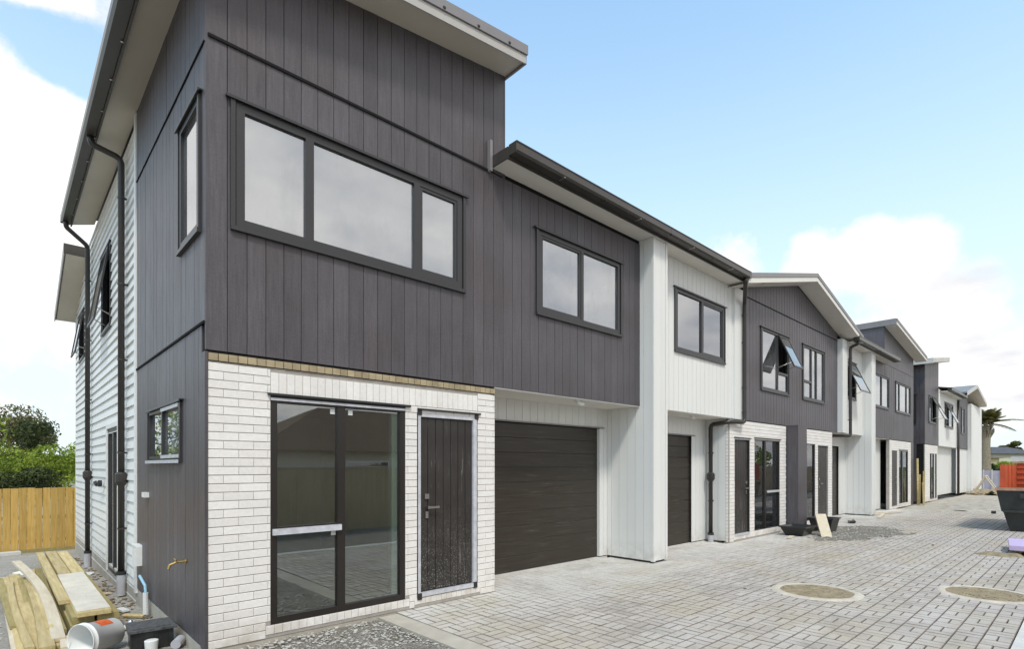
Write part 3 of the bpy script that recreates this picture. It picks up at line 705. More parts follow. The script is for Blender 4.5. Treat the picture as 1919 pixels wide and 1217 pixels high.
# weatherboard part
C1 = side(.02)
MB().box(S1, 3.332, 3.46, -.05, 6.4, .0, .036).build('corner_board', 'white', t)
WW = [(5.85, 6.85, 4.05, 5.4), (9.75, 10.75, 4.1, 5.1), (4.95, 6.1, -.1, 2.28)]
hboards(C1, t, 'white', 3.46, 11.64, -.18, 6.38, WW)
backing(C1, t, 'back', 3.33, 11.64, -.3, 6.4, WW, -.08, .0)
MB().box(S1, 11.64, 11.70, -.4, 6.0, -.05, .012).build('corner_board', 'white', t)
window(C1, t, *WW[0], fw=.05, proud=.03, glassm='glf', open_=(0,), deg=9)
window(C1, t, *WW[1], fw=.05, proud=.03, glassm='glf', open_=(0,), deg=9)
window(C1, t, *WW[2], splits=(5.5,), fw=.06, mull=.07, proud=.035, glassm='glf', flash=False, name='side_door')
MB().box(C1, 4.87, 4.945, -.12, 2.36, .0, .055).box(C1, 6.105, 6.18, -.12, 2.36, .0, .055).box(C1, 4.945, 6.105, 2.285, 2.36, .0, .055).build('door_facing', 'white', t)
# eaves of the side: sloping soffit, fascia and gutter
MB().ext([(-.002, -.4, soff(0)), (-.35, -.4, soff(-.35)-.06), (-.35, -.4, soff(-.35)-.045), (-.002, -.4, soff(0)+.012)], (0, 8.45, 0)).build('soffit', 'soffit', t)
MB().b(-.375, -.352, -.4, 8.04, 6.27, 6.44).build('fascia', 'gutter', t)
gm_ = MB(); P = [(-.378, -.4, 6.30), (-.50, -.4, 6.30), (-.525, -.4, 6.335), (-.525, -.4, 6.43), (-.515, -.4, 6.455), (-.49, -.4, 6.455), (-.49, -.4, 6.44), (-.512, -.4, 6.43), (-.512, -.4, 6.34), (-.495, -.4, 6.312), (-.378, -.4, 6.312)]
gm_.ext(P, (0, 8.44, 0)); gm_.b(-.525, -.378, -.404, -.4, 6.3, 6.455).b(-.525, -.378, 8.04, 8.044, 6.3, 6.455); g = gm_.build('gutter', 'gutter', t)
for i in range(10): MB().b(-.40, -.372, .2+i*.8, .225+i*.8, 6.285, 6.30).build('bracket', 'steel', g)
# mono pitch roof over the block
MB().ext([(-.5, 0, rooft(-.5)-.1), (-.5, 0, rooft(-.5)-.05), (3.60, 0, rooft(3.6)), (3.60, 0, rooft(3.6)-.05)], (0, 8.05, 0)).build('roof', 'roof', t)
MB().ext([(-.0, -.385, soff(0)+.0), (3.60, -.385, soff(3.6)), (3.60, -.385, soff(3.6)+.012), (0, -.385, soff(0)+.012)], (0, .385, 0)).build('soffit', 'soffit', t)
MB().ext([(-.36, -.405, soff(-.36)-.03), (3.61, -.405, soff(3.61)-.03), (3.61, -.405, soff(3.61)+.075), (-.36, -.405, soff(-.36)+.075)], (0, .02, 0)).build('fascia', 'fascia', t)
fl = MB().ext([(-.36, -.425, soff(-.36)+.08), (3.63, -.425, soff(3.63)+.08), (3.63, -.425, rooft(3.63)+.02), (-.36, -.425, rooft(-.36)+.02)], (0, .04, 0))
fl.ext([(-.36, -.385, rooft(-.36)+.008), (3.63, -.385, rooft(3.63)+.008), (3.63, -.385, rooft(3.63)+.02), (-.36, -.385, rooft(-.36)+.02)], (0, .12, 0))
fl = fl.build('barge_flashing', 'flash', t)
MB().ext([(3.60, -.40, soff(3.6)-.03), (3.60, 8.0, soff(3.6)-.03), (3.60, 8.0, rooft(3.6)+.01), (3.60, -.4, rooft(3.6)+.01)], (.025, 0, 0)).build('fascia', 'flash', t)
for i in range(7):
    x = .3+i*.5; MB().obox((x, -.43, rooft(x)-.075), (.03, .012, .02), rot('Y', -7.5)).build('bracket', 'black', fl)
# lower rear eave behind the gutter
MB().ext([(-.38, 9.25, 6.13), (-.38, 11.95, 5.24), (-.38, 11.95, 5.36), (-.38, 9.25, 6.26)], (4, 0, 0)).build('rear_roof', 'roof', t)
MB().ext([(-.36, 9.26, 6.10), (-.36, 11.9, 5.23), (-.36, 11.9, 5.238), (-.36, 9.26, 6.125)], (.36, 0, 0)).build('soffit', 'soffit', t)
MB().b(-.40, .02, 9.2, 9.245, 6.10, 6.30).build('rear_barge', 'gutter', t)
MB().ext([(-.40, 9.25, 6.08), (-.40, 11.95, 5.2), (-.40, 11.95, 5.38), (-.40, 9.25, 6.28)], (.018, 0, 0)).build('fascia', 'fascia', t)
# low roof right of the tall block, gutter, soffit, end cap
GX0, GX1, GM = 3.35, 10.06, 6.985
def low_roof(par, x0, x1, zt=5.70):
    MB().ext([(x0, -.43, zt), (x0, 5.0, zt+.95), (x0, 5.0, zt+1.0), (x0, -.43, zt+.04)], (x1-x0, 0, 0)).build('roof', 'roof', par)
def low_eave(par, x0, x1, z0=5.575):
    MB().b(x0, x1, -.335, -.001, z0, z0+.012).build('soffit', 'soffw', par)
    MB().b(x0, x1, -.36, -.337, z0-.018, z0+.13).build('fascia', 'gutter', par)
    return gutter_x(par, x0, x1, -.363, -.50, z0+.015, z0+.155)
low_eave(t, GX0, GM); low_roof(t, 3.6, GM)
MB().b(3.285, 3.325, -.075, -.018, 5.50, 5.90).build('gutter_end_board', 'flash', t)
MB().b(3.332, 3.348, -.362, -.02, 5.557, 5.705).build('end_fascia', 'gutter', t)
# recessed garage
G0 = front(.70)
vboards(G0, t, 'white', 3.41, 6.76, 2.36, 2.688, [], start=3.41)
vboards(G0, t, 'white', 6.56, 6.76, .03, 2.36, [], start=6.56, pitch=.1)
backing(G0, t, 'back', 3.41, 6.76, 0, 2.69, [(4.0, 6.56, 0, 2.34)], -.1, .003)
MB().b(3.41, 6.765, .0, .70, 2.69, 2.70).build('soffit', 'soffw', t)
MB().box(F0, 3.41, 6.77, 2.688, 2.699, -.02, .012).build('drip_edge', 'white', t)
garage_door(G0, t, 4.0, 6.56, .02, 2.335, 10)
MB().box(G0, 3.95, 6.66, 2.337, 2.356, .0, .04).build('head_flashing', 'flash', t)
MB().box(G0, 6.535, 6.562, .03, 2.33, -.05, .022).build('door_jamb', 'white', t)
lm = MB().tube([(5.25, .12, 2.69), (5.25, .12, 2.668)], .05, 16).tube([(5.25, .12, 2.668), (5.30, .10, 2.64), (5.36, .08, 2.63)], [.03, .035, .03], 10); lm.build('porch_light', 'wpvc', t, smooth=False)
# fin wall between first and second house
def fin(par, x0, x1, yf, yb, z1, z0=.03, joined=True):
    sf = side(x0)
    vboards(sf, par, 'white', yf+.03, yb, z0, z1, [], pitch=.17, joined=joined)
    MB().b(x0, x1, yf+.02, 4.5, z0, z1-.001).build('fin_wall', 'white', par)
    vboards(front(yf+.02), par, 'white', x0+.045, x1-.045, z0, z1, [], pitch=.18, joined=joined, th=.012)
    MB().b(x0-.022, x0+.04, yf-.004, yf+.05, z0-.01, z1).b(x1-.04, x1+.01, yf-.004, yf+.05, z0-.01, z1).build('corner_trim', 'white', par)
    MB().b(x0+.01, x1-.01, yf+.05, yb, -.1, z0).build('fin_footing', 'black', par)
fin(t, 6.785, 7.195, -.29, .70, 5.573, joined=False)
# interior
MB().b(.1, 3.4, .1, 5.2, -.05, .02).build('inner_floor', 'slab', t)
MB().b(1.35, 1.45, 4.2, 5.2, .02, 2.6).b(1.45, 3.4, 5.1, 5.2, .02, 2.6).b(.1, 1.35, 5.8, 5.9, .02, 2.6).build('inner_wall', 'tanwall', t)
MB().b(3.30, 3.38, .1, 5.1, .02, 2.6).build('inner_side_wall', 'tanwall', t)
backing(side(.14), t, 'tanwall', .1, 5.8, .02, 2.6, [W2], -.03, .0, name='inner_outer_wall')
MB().b(.1, 3.4, .1, 5.9, 2.6, 2.68).build('ceiling', 'inner', t)
for x in (.35, .75, 1.1): MB().b(x, x+.045, 4.6, 4.69, .02, 2.6).build('stud', 'pine', t)
MB().b(.2, 6.7, .2, 4.5, 2.72, 2.76).b(.2, 6.7, 4.5, 4.6, 2.76, 5.6).b(3.45, 3.53, .2, 4.5, 2.76, 5.6).build('upper_room', 'inner', t)
MB().b(.15, 6.7, .15, 4.6, 5.42, 5.46).build('upper_ceiling', 'inner', t)
MB().b(.12, 7.0, 11.4, 11.6, -.4, 5.6).b(6.76, 6.84, .7, 11.5, -.4, 5.6).b(.2, 6.7, 6.2, 6.3, -.4, 6.0).build('rear_wall', 'inner', t)
# pipes on the side
p1 = downpipe(t, [(-.43, 4.22, 6.31), (-.43, 4.22, 6.20), (-.075, 4.22, 6.12), (-.075, 4.22, .10)], .042, brackets=[(-.075, 4.22, z, .0, 4.22) for z in (5.55, 4.3, 3.2, 1.85, .75)])
rain_head(p1, (-.075, 4.22, 1.47))
p2 = downpipe(t, [(-.45, 7.9, 6.31), (-.45, 7.9, 6.20), (-.075, 8.45, 6.10), (-.075, 8.45, -.08)], .042, brackets=[(-.075, 8.45, z, .0, 8.45) for z in (5.4, 4.2, 3.0, 1.9, .5)])
rain_head(p2, (-.075, 8.45, 1.47))
# small fittings on the side
MB().box(S1, 2.50, 2.68, 1.27, 1.33, .02, .07).build('vent_cowl', 'wpvc', t)
m_ = MB().box(S1, 2.95, 3.22, .37, .62, .02, .09); m_.box(S1, 2.96, 3.21, .62, .635, .02, .10).build('meter_box', 'wpvc', t)
mb = MB().tube([(-.02, .66, .72), (-.10, .66, .72), (-.16, .66, .70), (-.17, .66, .66)], .012, 8).tube([(-.11, .62, .745), (-.11, .72, .745)], .009, 6).tube([(-.11, .66, .72), (-.11, .66, .75)], .009, 6).tube([(-.021, .66, .72), (-.03, .66, .72)], .024, 10); mb.build('brass_tap', 'brass', t)
mb = MB().tube([(-.045, 6.6, 1.35), (-.10, 6.6, 1.35)], .06, 10).tube([(-.08, 6.8, 1.36), (-.13, 6.8, 1.33)], .05, 10); mb.build('wall_lamp', 'blackp', t)
MB().tube([(-.07, 2.42, -.14), (-.07, 2.42, .12)], .03, 10).build('pipe_stub', 'wpvc', t, smooth=False)
MB().tube([(-.07, 2.42, .12), (-.07, 2.45, .2), (-.10, 2.62, .3)], .016, 8).build('conduit', 'blue', t)

# ---------------- second house: white bay over a garage, brick porch, left half of the shared gable
def gab(x, c=14.05, z=6.41, s=.225): return z-s*abs(x-c)
def gable_roof(par, x0, x1, c=14.2, zt=6.68, s=.238, yo=-.47, zs=None):
    """one slope of the gable from x0 to x1"""
    zf = lambda x: zt-s*abs(x-c)
    A = [(x0, zf(x0)), (x1, zf(x1))]
    q = lambda y, d0, d1: [(A[0][0], y, A[0][1]+d0), (A[1][0], y, A[1][1]+d0), (A[1][0], y, A[1][1]+d1), (A[0][0], y, A[0][1]+d1)]
    MB().ext(q(yo+.03, -.035, 0), (0, 6, 0)).build('roof', 'roof', par)
    MB().ext(q(yo, -.20, -.085), (0, .022, 0)).build('fascia', 'soffw', par)
    MB().ext(q(yo-.015, -.083, .012), (0, .035, 0)).build('barge_flashing', 'flash', par)
    MB().ext(q(yo+.023, -.20, -.19), (0, .47-.024, 0)).build('soffit', 'soffw', par)
t2 = thing('townhouse', 'second townhouse from the near end, white upper bay left of the dark gable peak', 'house', (7.2, 0, 0))
W3 = (7.94, 9.88, 3.86, 5.02)
vboards(F0, t2, 'white', 7.2, 10.80, 2.70, 5.573, [W3], start=7.2, joined=True, gap=.009)
backing(F0, t2, 'back', 7.2, 11.0, 2.70, 5.60, [W3], -.1, .004)
MB().box(F0, 10.32, 10.80, 2.69, 5.573, .018, .065).build('pilaster', 'white', t2)
window(F0, t2, *W3, splits=(8.94,), fw=.06, mull=.06, proud=.035, glassm='glf', sash=(1,))
low_eave(t2, GM+.004, GX1); low_roof(t2, GM+.004, 11)
MB().b(10.06, 10.5, -.335, -.001, 5.575, 5.587).build('soffit', 'soffw', t2)
G1 = front(.52)
MB().b(7.2, 10.82, .0, .52, 2.685, 2.697).build('soffit', 'soffw', t2)
vboards(G1, t2, 'white', 7.2, 10.12, 2.33, 2.684, [], joined=True)
vboards(G1, t2, 'white', 9.50, 10.12, .03, 2.33, [], joined=True, start=9.5)
backing(G1, t2, 'back', 7.2, 10.12, 0, 2.69, [(7.35, 9.5, 0, 2.31)], -.1, .003)
garage_door(G1, t2, 7.35, 9.50, .02, 2.30, 10)
MB().box(G1, 7.25, 9.62, 2.302, 2.325, .0, .035).build('head_flashing', 'flash', t2)
MB().tube([(8.85, .15, 2.69), (8.85, .15, 2.665)], .05, 14).tube([(8.85, .15, 2.665), (8.92, .13, 2.63)], .03, 8).build('porch_light', 'wpvc', t2)
# porch brickwork
SB = side(10.155)
MB().b(10.16, 10.25, .0, .52, .03, 2.69).build('porch_side_wall', 'white', t2)
vboards(SB, t2, 'white', .06, .52, .03, 2.69, [], joined=True)
brickwork(SB, t2, .0, .058, 0, 2.60, [], True)
D2 = (10.40, 11.16, .11, 2.30); L2 = (11.42, 12.90, .12, 2.31)
brickwork(F0, t2, 10.16, 13.30, 0, 2.68, [D2, L2], True, sills=[(10.36, 12.95, .03, .11)])
MB().b(10.14, 13.3, -.012, .1, -.16, -.002).build('foundation', 'conc', t2)
d = door_planks(F0, t2, D2[0]+.04, D2[1]-.06, D2[2]+.05, D2[3]-.07, 7, 'right', joined=True, w=-.012)
for a, b in ((D2[3]-.05, D2[3]-.02), (D2[2], D2[2]+.05)): MB().box(F0, D2[0], D2[1], a, b, -.02, .03).build('protective_film', 'tape', d)
MB().box(F0, D2[0]-.03, D2[1]+.03, D2[3]-.018, D2[3], -.02, .05).box(F0, D2[1]-.055, D2[1]-.02, D2[2]+.05, D2[3]-.05, -.02, .03).build('head_flashing', 'black', d)
f = window(F0, t2, *L2, splits=(12.05,), fw=.05, mull=.09, proud=.012, glassm='gll', transoms=[(1, 1.05)], flash=False, name='sliding_window')
MB().box(F0, 12.12, 12.84, 1.02, 1.07, .0165, .04).build('taped_rail', 'tape', f)
MB().box(F0, L2[0]-.03, L2[1]+.03, L2[3], L2[3]+.018, -.01, .05).build('head_flashing', 'black', f)
# dark upper storey, left half
W4 = (11.80, 13.42, 3.50, 4.95); W5 = (14.48, 16.12, 3.50, 4.95)
def dark_half(par, x0, x1, hole, st):
    vboards(F0, par, 'dark', x0, x1, 2.70, 5.50, [hole], start=st, joined=True, gap=.012)
    vboards(F0, par, 'dark', x0, x1, 5.515, 7, [], start=st, top=lambda x: gab(x)+.03, joined=True, gap=.012)
    backing(F0, par, 'back', x0, x1, 2.70, 6.5, [hole], -.1, .003, top=lambda x: gab(x)+.02)
    MB().box(F0, x0, x1, 5.495, 5.51, .0185, .032).build('joint_flashing', 'back', par)
dark_half(t2, 11.0, 14.05, W4, 11.0)
window(F0, t2, *W4, splits=(12.75,), fw=.05, mull=.05, proud=.035, glassm='glu', open_=(1,), transoms=[(1, 3.98)])
MB().box(F0, 12.35, 12.72, 3.56, 4.9, -.03, -.02).build('added_dark_sheet', 'back', t2)  # black sheet added behind the glass, standing in for the dark opening
gable_roof(t2, 10.1, 14.2)
mb = MB().b(10.06, 10.16, -.5, -.3, 5.60, 5.74).build('gutter_outlet', 'gutter', t2)
p = downpipe(t2, [(10.02, -.43, 5.60), (10.02, -.43, 5.50), (10.66, -.125, 5.28), (10.66, -.125, 2.63), (10.05, -.06, 2.61), (10.02, .34, 2.57), (10.02, .34, .17)], .045, brackets=[(10.66, -.125, z, 10.66, -.07) for z in (5.0, 4.4, 3.4, 2.85)]+[(10.02, .34, z, 10.15, .34) for z in (1.95, .9)])
rain_head(p, (10.02, .34, 1.42), .12)
MB().b(7.3, 13.6, .2, 4.6, 2.72, 2.76).b(7.3, 13.6, 4.5, 4.6, 2.76, 5.5).b(7.3, 13.6, .2, 4.6, 5.44, 5.48).b(10.2, 13.6, 4.5, 4.6, 0, 2.7).b(10.2, 13.6, .2, 4.5, 0, .02).b(7.2, 13.7, 9, 9.1, 0, 6).build('inner_wall', 'inner', t2)
MB().b(13.34, 13.94, -.30, .3, .02, 2.70).build('dark_fin_wall', 'dark', t2)

# ---------------- third house: right half of the gable, white bay, fin
t3 = thing('townhouse', 'third townhouse under the right slope of the dark gable, tilted open window', 'house', (13.7, 0, 0))
dark_half(t3, 14.052, 17.36, W5, 11.0)
window(F0, t3, *W5, splits=(15.1, 15.5), fw=.05, mull=.05, proud=.035, glassm='glu', transoms=[(0, 3.98)])
MB().box(F0, 15.13, 15.47, 3.56, 4.9, -.03, -.02).build('added_dark_sheet', 'back', t3)  # black sheet added behind the glass so the middle bay reads dark
gable_roof(t3, 14.204, 18.3)
L3 = (14.05, 15.42, .12, 2.31); D3 = (15.64, 16.50, .11, 2.30)
brickwork(F0, t3, 13.95, 16.86, 0, 2.68, [L3, D3], True, sills=[(14.0, 16.55, .03, .11)])
MB().b(13.95, 16.86, -.012, .1, -.16, -.002).build('foundation', 'conc', t3)
f = window(F0, t3, *L3, splits=(14.72,), fw=.05, mull=.16, proud=.012, glassm='gll', transoms=[(0, 1.05)], flash=False, name='sliding_window')
MB().box(F0, 14.1, 14.63, 1.02, 1.07, .0165, .04).build('taped_rail', 'tape', f)
d = door_planks(F0, t3, D3[0]+.05, D3[1]-.05, D3[2]+.05, D3[3]-.07, 7, 'left', joined=True, w=-.012)
for a, b in ((D3[3]-.05, D3[3]-.02), (D3[2], D3[2]+.05)): MB().box(F0, D3[0], D3[1], a, b, -.02, .03).build('protective_film', 'tape', d)
W6 = (17.95, 19.15, 3.85, 5.0)
vboards(F0, t3, 'white', 17.362, 19.95, 2.70, 5.55, [W6], joined=True, gap=.009)
backing(F0, t3, 'back', 17.36, 19.95, 2.70, 5.6, [W6], -.1, .004)
MB().box(F0, 17.362, 17.85, 2.69, 5.55, .018, .16).build('pilaster', 'white', t3)
window(F0, t3, *W6, fw=.05, proud=.035, glassm='glf', open_=(0,))
MB().b(16.86, 19.95, .0, .52, 2.685, 2.697).build('soffit', 'soffw', t3)
vboards(G1, t3, 'white', 16.86, 19.95, 2.33, 2.684, [], joined=True)
vboards(G1, t3, 'white', 19.3, 19.95, .03, 2.33, [], joined=True)
backing(G1, t3, 'back', 16.86, 19.95, 0, 2.69, [(16.95, 19.3, 0, 2.31)], -.1, .003)
garage_door(G1, t3, 16.95, 19.3, .02, 2.30, 10)
fin(t3, 19.97, 20.40, -.29, .52, 5.50)
low_eave(t3, 17.8, 20.2, 5.50); low_roof(t3, 18.0, 20.2, 5.63)
p = downpipe(t3, [(17.9, -.43, 5.52), (17.9, -.43, 5.42), (17.90, -.22, 5.36), (17.90, -.22, 2.60), (17.4, .1, 2.60), (16.98, .35, 2.60)], .045, collar=False, brackets=[(17.90, -.22, z, 17.9, -.16) for z in (5.0, 4.0, 3.1)])
MB().b(13.9, 19.9, .2, 4.6, 2.72, 2.76).b(13.9, 19.9, 4.5, 4.6, 2.76, 5.4).b(13.9, 19.9, .2, 4.6, 5.40, 5.44).b(13.9, 16.8, 4.5, 4.6, 0, 2.7).b(13.9, 16.8, .2, 4.5, 0, .02).b(13.7, 20, 9, 9.1, 0, 6).build('inner_wall', 'inner', t3)

# ---------------- fourth house: mirror of the first
t4 = thing('townhouse', 'fourth townhouse, charcoal upper storey with raised roof block sloping down to the right', 'house', (20.4, 0, 0))
def so4(x): return 6.93-.132*(x-22.8)
W7 = (21.3, 23.35, 3.84, 5.0); W8 = (24.45, 26.85, 3.84, 5.0)
vboards(F0, t4, 'dark', 20.4, 27.5, 2.70, 5.50, [W7, W8], joined=True, gap=.014)
vboards(F0, t4, 'dark', 22.8, 27.5, 5.515, 7, [], start=20.4, top=so4, joined=True, gap=.014)
backing(F0, t4, 'back', 20.4, 27.5, 2.70, 7, [W7, W8, (20.4, 22.8, 5.55, 7)], -.1, .003, top=so4)
MB().b(22.78, 22.83, -.0, 6, 5.4, 6.93).build('gable_side_wall', 'dark', t4)
window(F0, t4, *W7, splits=(22.35,), fw=.05, proud=.035, glassm='glu')
window(F0, t4, *W8, splits=(25.0, 26.2), fw=.05, proud=.035, glassm='glu')
q = lambda y, d0, d1: [(22.78, y, so4(22.78)+d0), (28.0, y, so4(28.0)+d0), (28.0, y, so4(28.0)+d1), (22.78, y, so4(22.78)+d1)]
MB().ext(q(-.385, .12, .16), (0, 8, 0)).build('roof', 'roof', t4)
MB().ext(q(-.41, -.03, .08), (0, .022, 0)).build('fascia', 'soffw', t4)
MB().ext(q(-.425, .082, .18), (0, .037, 0)).build('barge_flashing', 'flash', t4)
MB().ext(q(-.387, -.02, -.005), (0, .386, 0)).build('soffit', 'soffw', t4)
MB().b(22.72, 22.776, -.4, 7.5, 6.90, 7.12).build('high_fascia', 'flash', t4)
low_eave(t4, 20.204, 22.9, 5.50); low_roof(t4, 20.2, 22.78, 5.63)
G4 = front(.3)
vboards(G4, t4, 'white', 20.4, 23.5, 0.03, 2.69, [], joined=True)
MB().b(20.4, 23.5, .0, .3, 2.685, 2.697).build('soffit', 'soffw', t4)
L4 = (24.95, 26.5, .12, 2.32); D4 = (23.85, 24.7, .11, 2.3)
brickwork(F0, t4, 23.5, 27.0, 0, 2.68, [L4, D4], True)
door_planks(F0, t4, D4[0]+.04, D4[1]-.04, D4[2], D4[3], 6, 'right', joined=True, w=-.01)
window(F0, t4, *L4, splits=(25.6,), fw=.05, mull=.2, proud=.012, glassm='gll', flash=False, name='sliding_window')
MB().b(27.0, 27.5, -.02, .3, 0, 2.69).build('dark_return', 'dark', t4)
MB().b(20.6, 27.4, .2, 4.5, 2.72, 2.76).b(20.6, 27.4, 4.5, 4.6, 0, 5.4).b(20.6, 27.4, .2, 4.6, 5.40, 5.44).b(20.5, 27.4, .3, 4.5, 0, .02).build('inner_wall', 'inner', t4)
MB().b(27.44, 27.5, .0, 10, 0, 6.25).build('side_wall', 'dark', t4)

# ---------------- far block across the gap
t5 = thing('townhouse', 'far townhouse past the gap, dark brown side wall under an oversailing flat looking pale roof', 'house', (29.8, 0, 0))
def so5(x): return 6.42+.14*(x-29.8)
S5 = side(29.8); A1 = (.35, .95, 3.7, 5.0); A2 = (30.7, 32.3, 3.75, 5.0)
vboards(S5, t5, 'dark', 0, 6, 2.7, 6.42, [A1], joined=True); vboards(S5, t5, 'dark', .3, 6, 0.02, 2.7, [], joined=True)
backing(S5, t5, 'back', 0.02, 6, 0, 6.4, [A1], -.1, .003)
window(S5, t5, *A1, proud=.035, glassm='glf')
vboards(F0, t5, 'dark', 29.8, 33.0, 2.7, 7, [A2], top=so5, joined=True); backing(F0, t5, 'back', 29.8, 33.0, 2.7, 7, [A2], -.1, .003, top=so5)
window(F0, t5, *A2, splits=(31.3,), proud=.035, glassm='glu', open_=(1,))
q = lambda y, d0, d1: [(29.3, y, so5(29.3)+d0), (33.3, y, so5(33.3)+d0), (33.3, y, so5(33.3)+d1), (29.3, y, so5(29.3)+d1)]
MB().ext(q(-.4, -.02, .0), (0, 6, 0)).build('soffit', 'soffit', t5); MB().ext(q(-.42, .0, .2), (0, .02, 0)).build('fascia', 'concl', t5)
MB().ext(q(-.4, .12, .2), (0, 6, 0)).build('roof', 'roof', t5); MB().b(29.27, 29.3, -.42, 6, 6.32, 6.52).build('end_fascia', 'concl', t5)
brickwork(F0, t5, 29.8, 32.7, 0, 2.68, [(30.9, 31.9, .1, 2.3), (32.05, 32.55, .1, 2.3)], True)
window(F0, t5, 30.9, 31.9, .1, 2.3, splits=(31.3,), fw=.05, proud=.012, glassm='glf', flash=False, name='sliding_window')
door_planks(F0, t5, 32.08, 32.52, .1, 2.28, 5, 'left', joined=True, w=-.01)
A3 = (34.6, 36.9, 3.75, 5.0)
vboards(F0, t5, 'white', 33.0, 38.3, 2.7, 5.55, [A3], joined=True); backing(F0, t5, 'back', 33.0, 38.3, 2.7, 5.55, [A3], -.1, .003)
window(F0, t5, *A3, splits=(35.7,), proud=.035, glassm='glf', open_=(0,))
vboards(front(.25), t5, 'white', 32.7, 38.3, .15, 2.69, [], joined=True); MB().b(32.7, 38.3, .0, .25, 2.68, 2.692).build('soffit', 'soffw', t5)
low_eave(t5, 33.3, 38.2, 5.45); low_roof(t5, 33.3, 38.2, 5.58)
downpipe(t5, [(38.1, -.1, 5.4), (38.1, -.1, .1)], .06, collar=False)
MB().b(29.9, 38.2, 4.5, 4.6, 0, 5.5).b(29.9, 38.2, .2, 4.5, 2.72, 2.76).b(29.9, 38.2, .2, 4.5, 5.4, 5.44).build('inner_wall', 'inner', t5)
t6 = thing('townhouse', 'last townhouse at the far end of the row, small dark gabled front, white end fin', 'house', (38.4, 0, 0))
def so6(x): return 6.35-.2*abs(x-41.4)
A4 = (39.6, 40.7, 3.6, 5.1)
vboards(F0, t6, 'dark', 38.4, 42.0, 2.7, 7, [A4], top=so6, joined=True); backing(F0, t6, 'back', 38.4, 42.0, 2.7, 7, [A4], -.1, .003, top=so6)
window(F0, t6, *A4, splits=(40.0,), proud=.035, glassm='glu')
vboards(front(.05), t6, 'white', 38.4, 42.0, .1, 2.69, [], joined=True)
for a, b in ((37.6, 41.4), (41.4, 45.4)):
    q = lambda y, d0, d1: [(a, y, so6(a)+d0), (b, y, so6(b)+d0), (b, y, so6(b)+d1), (a, y, so6(a)+d1)]
    MB().ext(q(-.55, -.03, .0), (0, 6, 0)).build('soffit', 'soffit', t6); MB().ext(q(-.57, .0, .2), (0, .02, 0)).build('fascia', 'concl', t6); MB().ext(q(-.55, .12, .2), (0, 6, 0)).build('roof', 'roof', t6)
fin(t6, 42.0, 46.3, -.2, .2, 5.5)

# ================================================================== side yard
def at(px, py, z=None, depth=None):
    """point on the ray through a pixel, at height z or at a given depth (measuring aid for placing far things)"""
    a = (px-959.5)/1024.7; b = (875-py)/1024.7; d = Vector((FW[0]+a*RT[0], FW[1]+a*RT[1], b))
    k = (z-CAM.z)/d.z if z is not None else depth
    return CAM+d*k
fn = thing('paling_fence', 'golden timber paling fence closing the side yard at the left', 'fence', (-3, 13.1, -.54))
x = -9.0; i = 0
while x < 1.6:
    wv = R.uniform(.142, .152); h = 1.10+R.uniform(-.012, .012); y = 13.1+R.uniform(-.006, .006)
    MB().ext([(x, y, -.56), (x+wv, y, -.56), (x+wv+R.uniform(-.006, .006), y, h), (x+R.uniform(-.006, .006), y, h+R.uniform(-.005, .005))], (0, .02, 0)).build('paling', 'fence', fn); x += wv+.006; i += 1
for z in (-.3, .3, .85): MB().b(-9, 1.6, 13.13, 13.18, z, z+.09).build('rail', 'fence', fn)
for x in (-7.5, -5, -2.5, 0): MB().b(x, x+.1, 13.18, 13.28, -.6, 1.1).build('post', 'fence', fn)
MB().b(-9, 1.6, 13.07, 13.098, -.58, -.46).build('base_board', 'pineg', fn)

def plank(x0, y0, x1, y1, z0, z1, wd, th, mat, label, cat='plank', group=None, bend=0, name='timber_plank', n=8, roll=0):
    a, b = Vector((x0, y0, z0)), Vector((x1, y1, z1)); d = (b-a); s = Vector((d.y, -d.x, 0)).normalized(); up = Vector((0, 0, 1))
    s2 = s*math.cos(roll)+up*math.sin(roll); u2 = up*math.cos(roll)-s*math.sin(roll); mb = MB(); vs = []
    for i in range(n+1):
        k = i/n; c = a+d*k+s*bend*math.sin(PI*k)
        vs += [c-s2*wd/2, c+s2*wd/2, c+s2*wd/2+u2*th, c-s2*wd/2+u2*th]
    fs = [(i*4+j, i*4+(j+1) % 4, i*4+4+(j+1) % 4, i*4+4+j) for i in range(n) for j in range(4)]+[(3, 2, 1, 0), (n*4, n*4+1, n*4+2, n*4+3)]
    mb.add(vs, fs); return tag(mb.build(name, mat, origin=a), label, cat, group)
GL = 'planks piled in the side yard'
plank(-.795, 2.1, -.80, 7.9, -.175, -.17, .44, .105, 'pineg', 'thick damp sleeper at the very bottom of the tall timber stack', 'sleeper', GL).location.x += .21
plank(-.69, 2.14, -.70, 7.8, -.065, -.065, .195, .075, 'pineg', 'left of the two dark ended planks in the middle layer of the tall stack', 'plank', GL)
plank(-.47, 2.10, -.50, 7.75, -.065, -.065, .195, .075, 'pineg', 'right of the two dark ended planks in the middle layer of the tall stack', 'plank', GL)
plank(-.80, 2.9, -.83, 7.9, .018, .02, .10, .045, 'pine', 'narrow plank along the left edge of the tall stack top', 'plank', GL)
plank(-.60, 2.05, -.60, 4.9, .018, .018, .30, .046, 'pine', 'short wide board under the milky wrap on top of the stack', 'plank', GL)
o = plank(-.60, 2.12, -.60, 4.9, .066, .066, .296, .008, 'wrap', 'milky plastic sheet wrapped over the top board of the stack', 'plastic sheet', name='plastic_wrap')
plank(-.66, 5.0, -.68, 7.9, .018, .02, .145, .046, 'pine', 'left half of the plank pair behind the wrapped board', 'plank', GL)
plank(-.505, 4.95, -.52, 7.75, .018, .02, .145, .046, 'pine', 'right half of the plank pair behind the wrapped board', 'plank', GL)
plank(-.99, 1.5, -.96, 7.4, -.15, -.21, .15, .045, 'pine', 'plank lying against the foot of the tall stack', 'plank', GL, bend=.03)
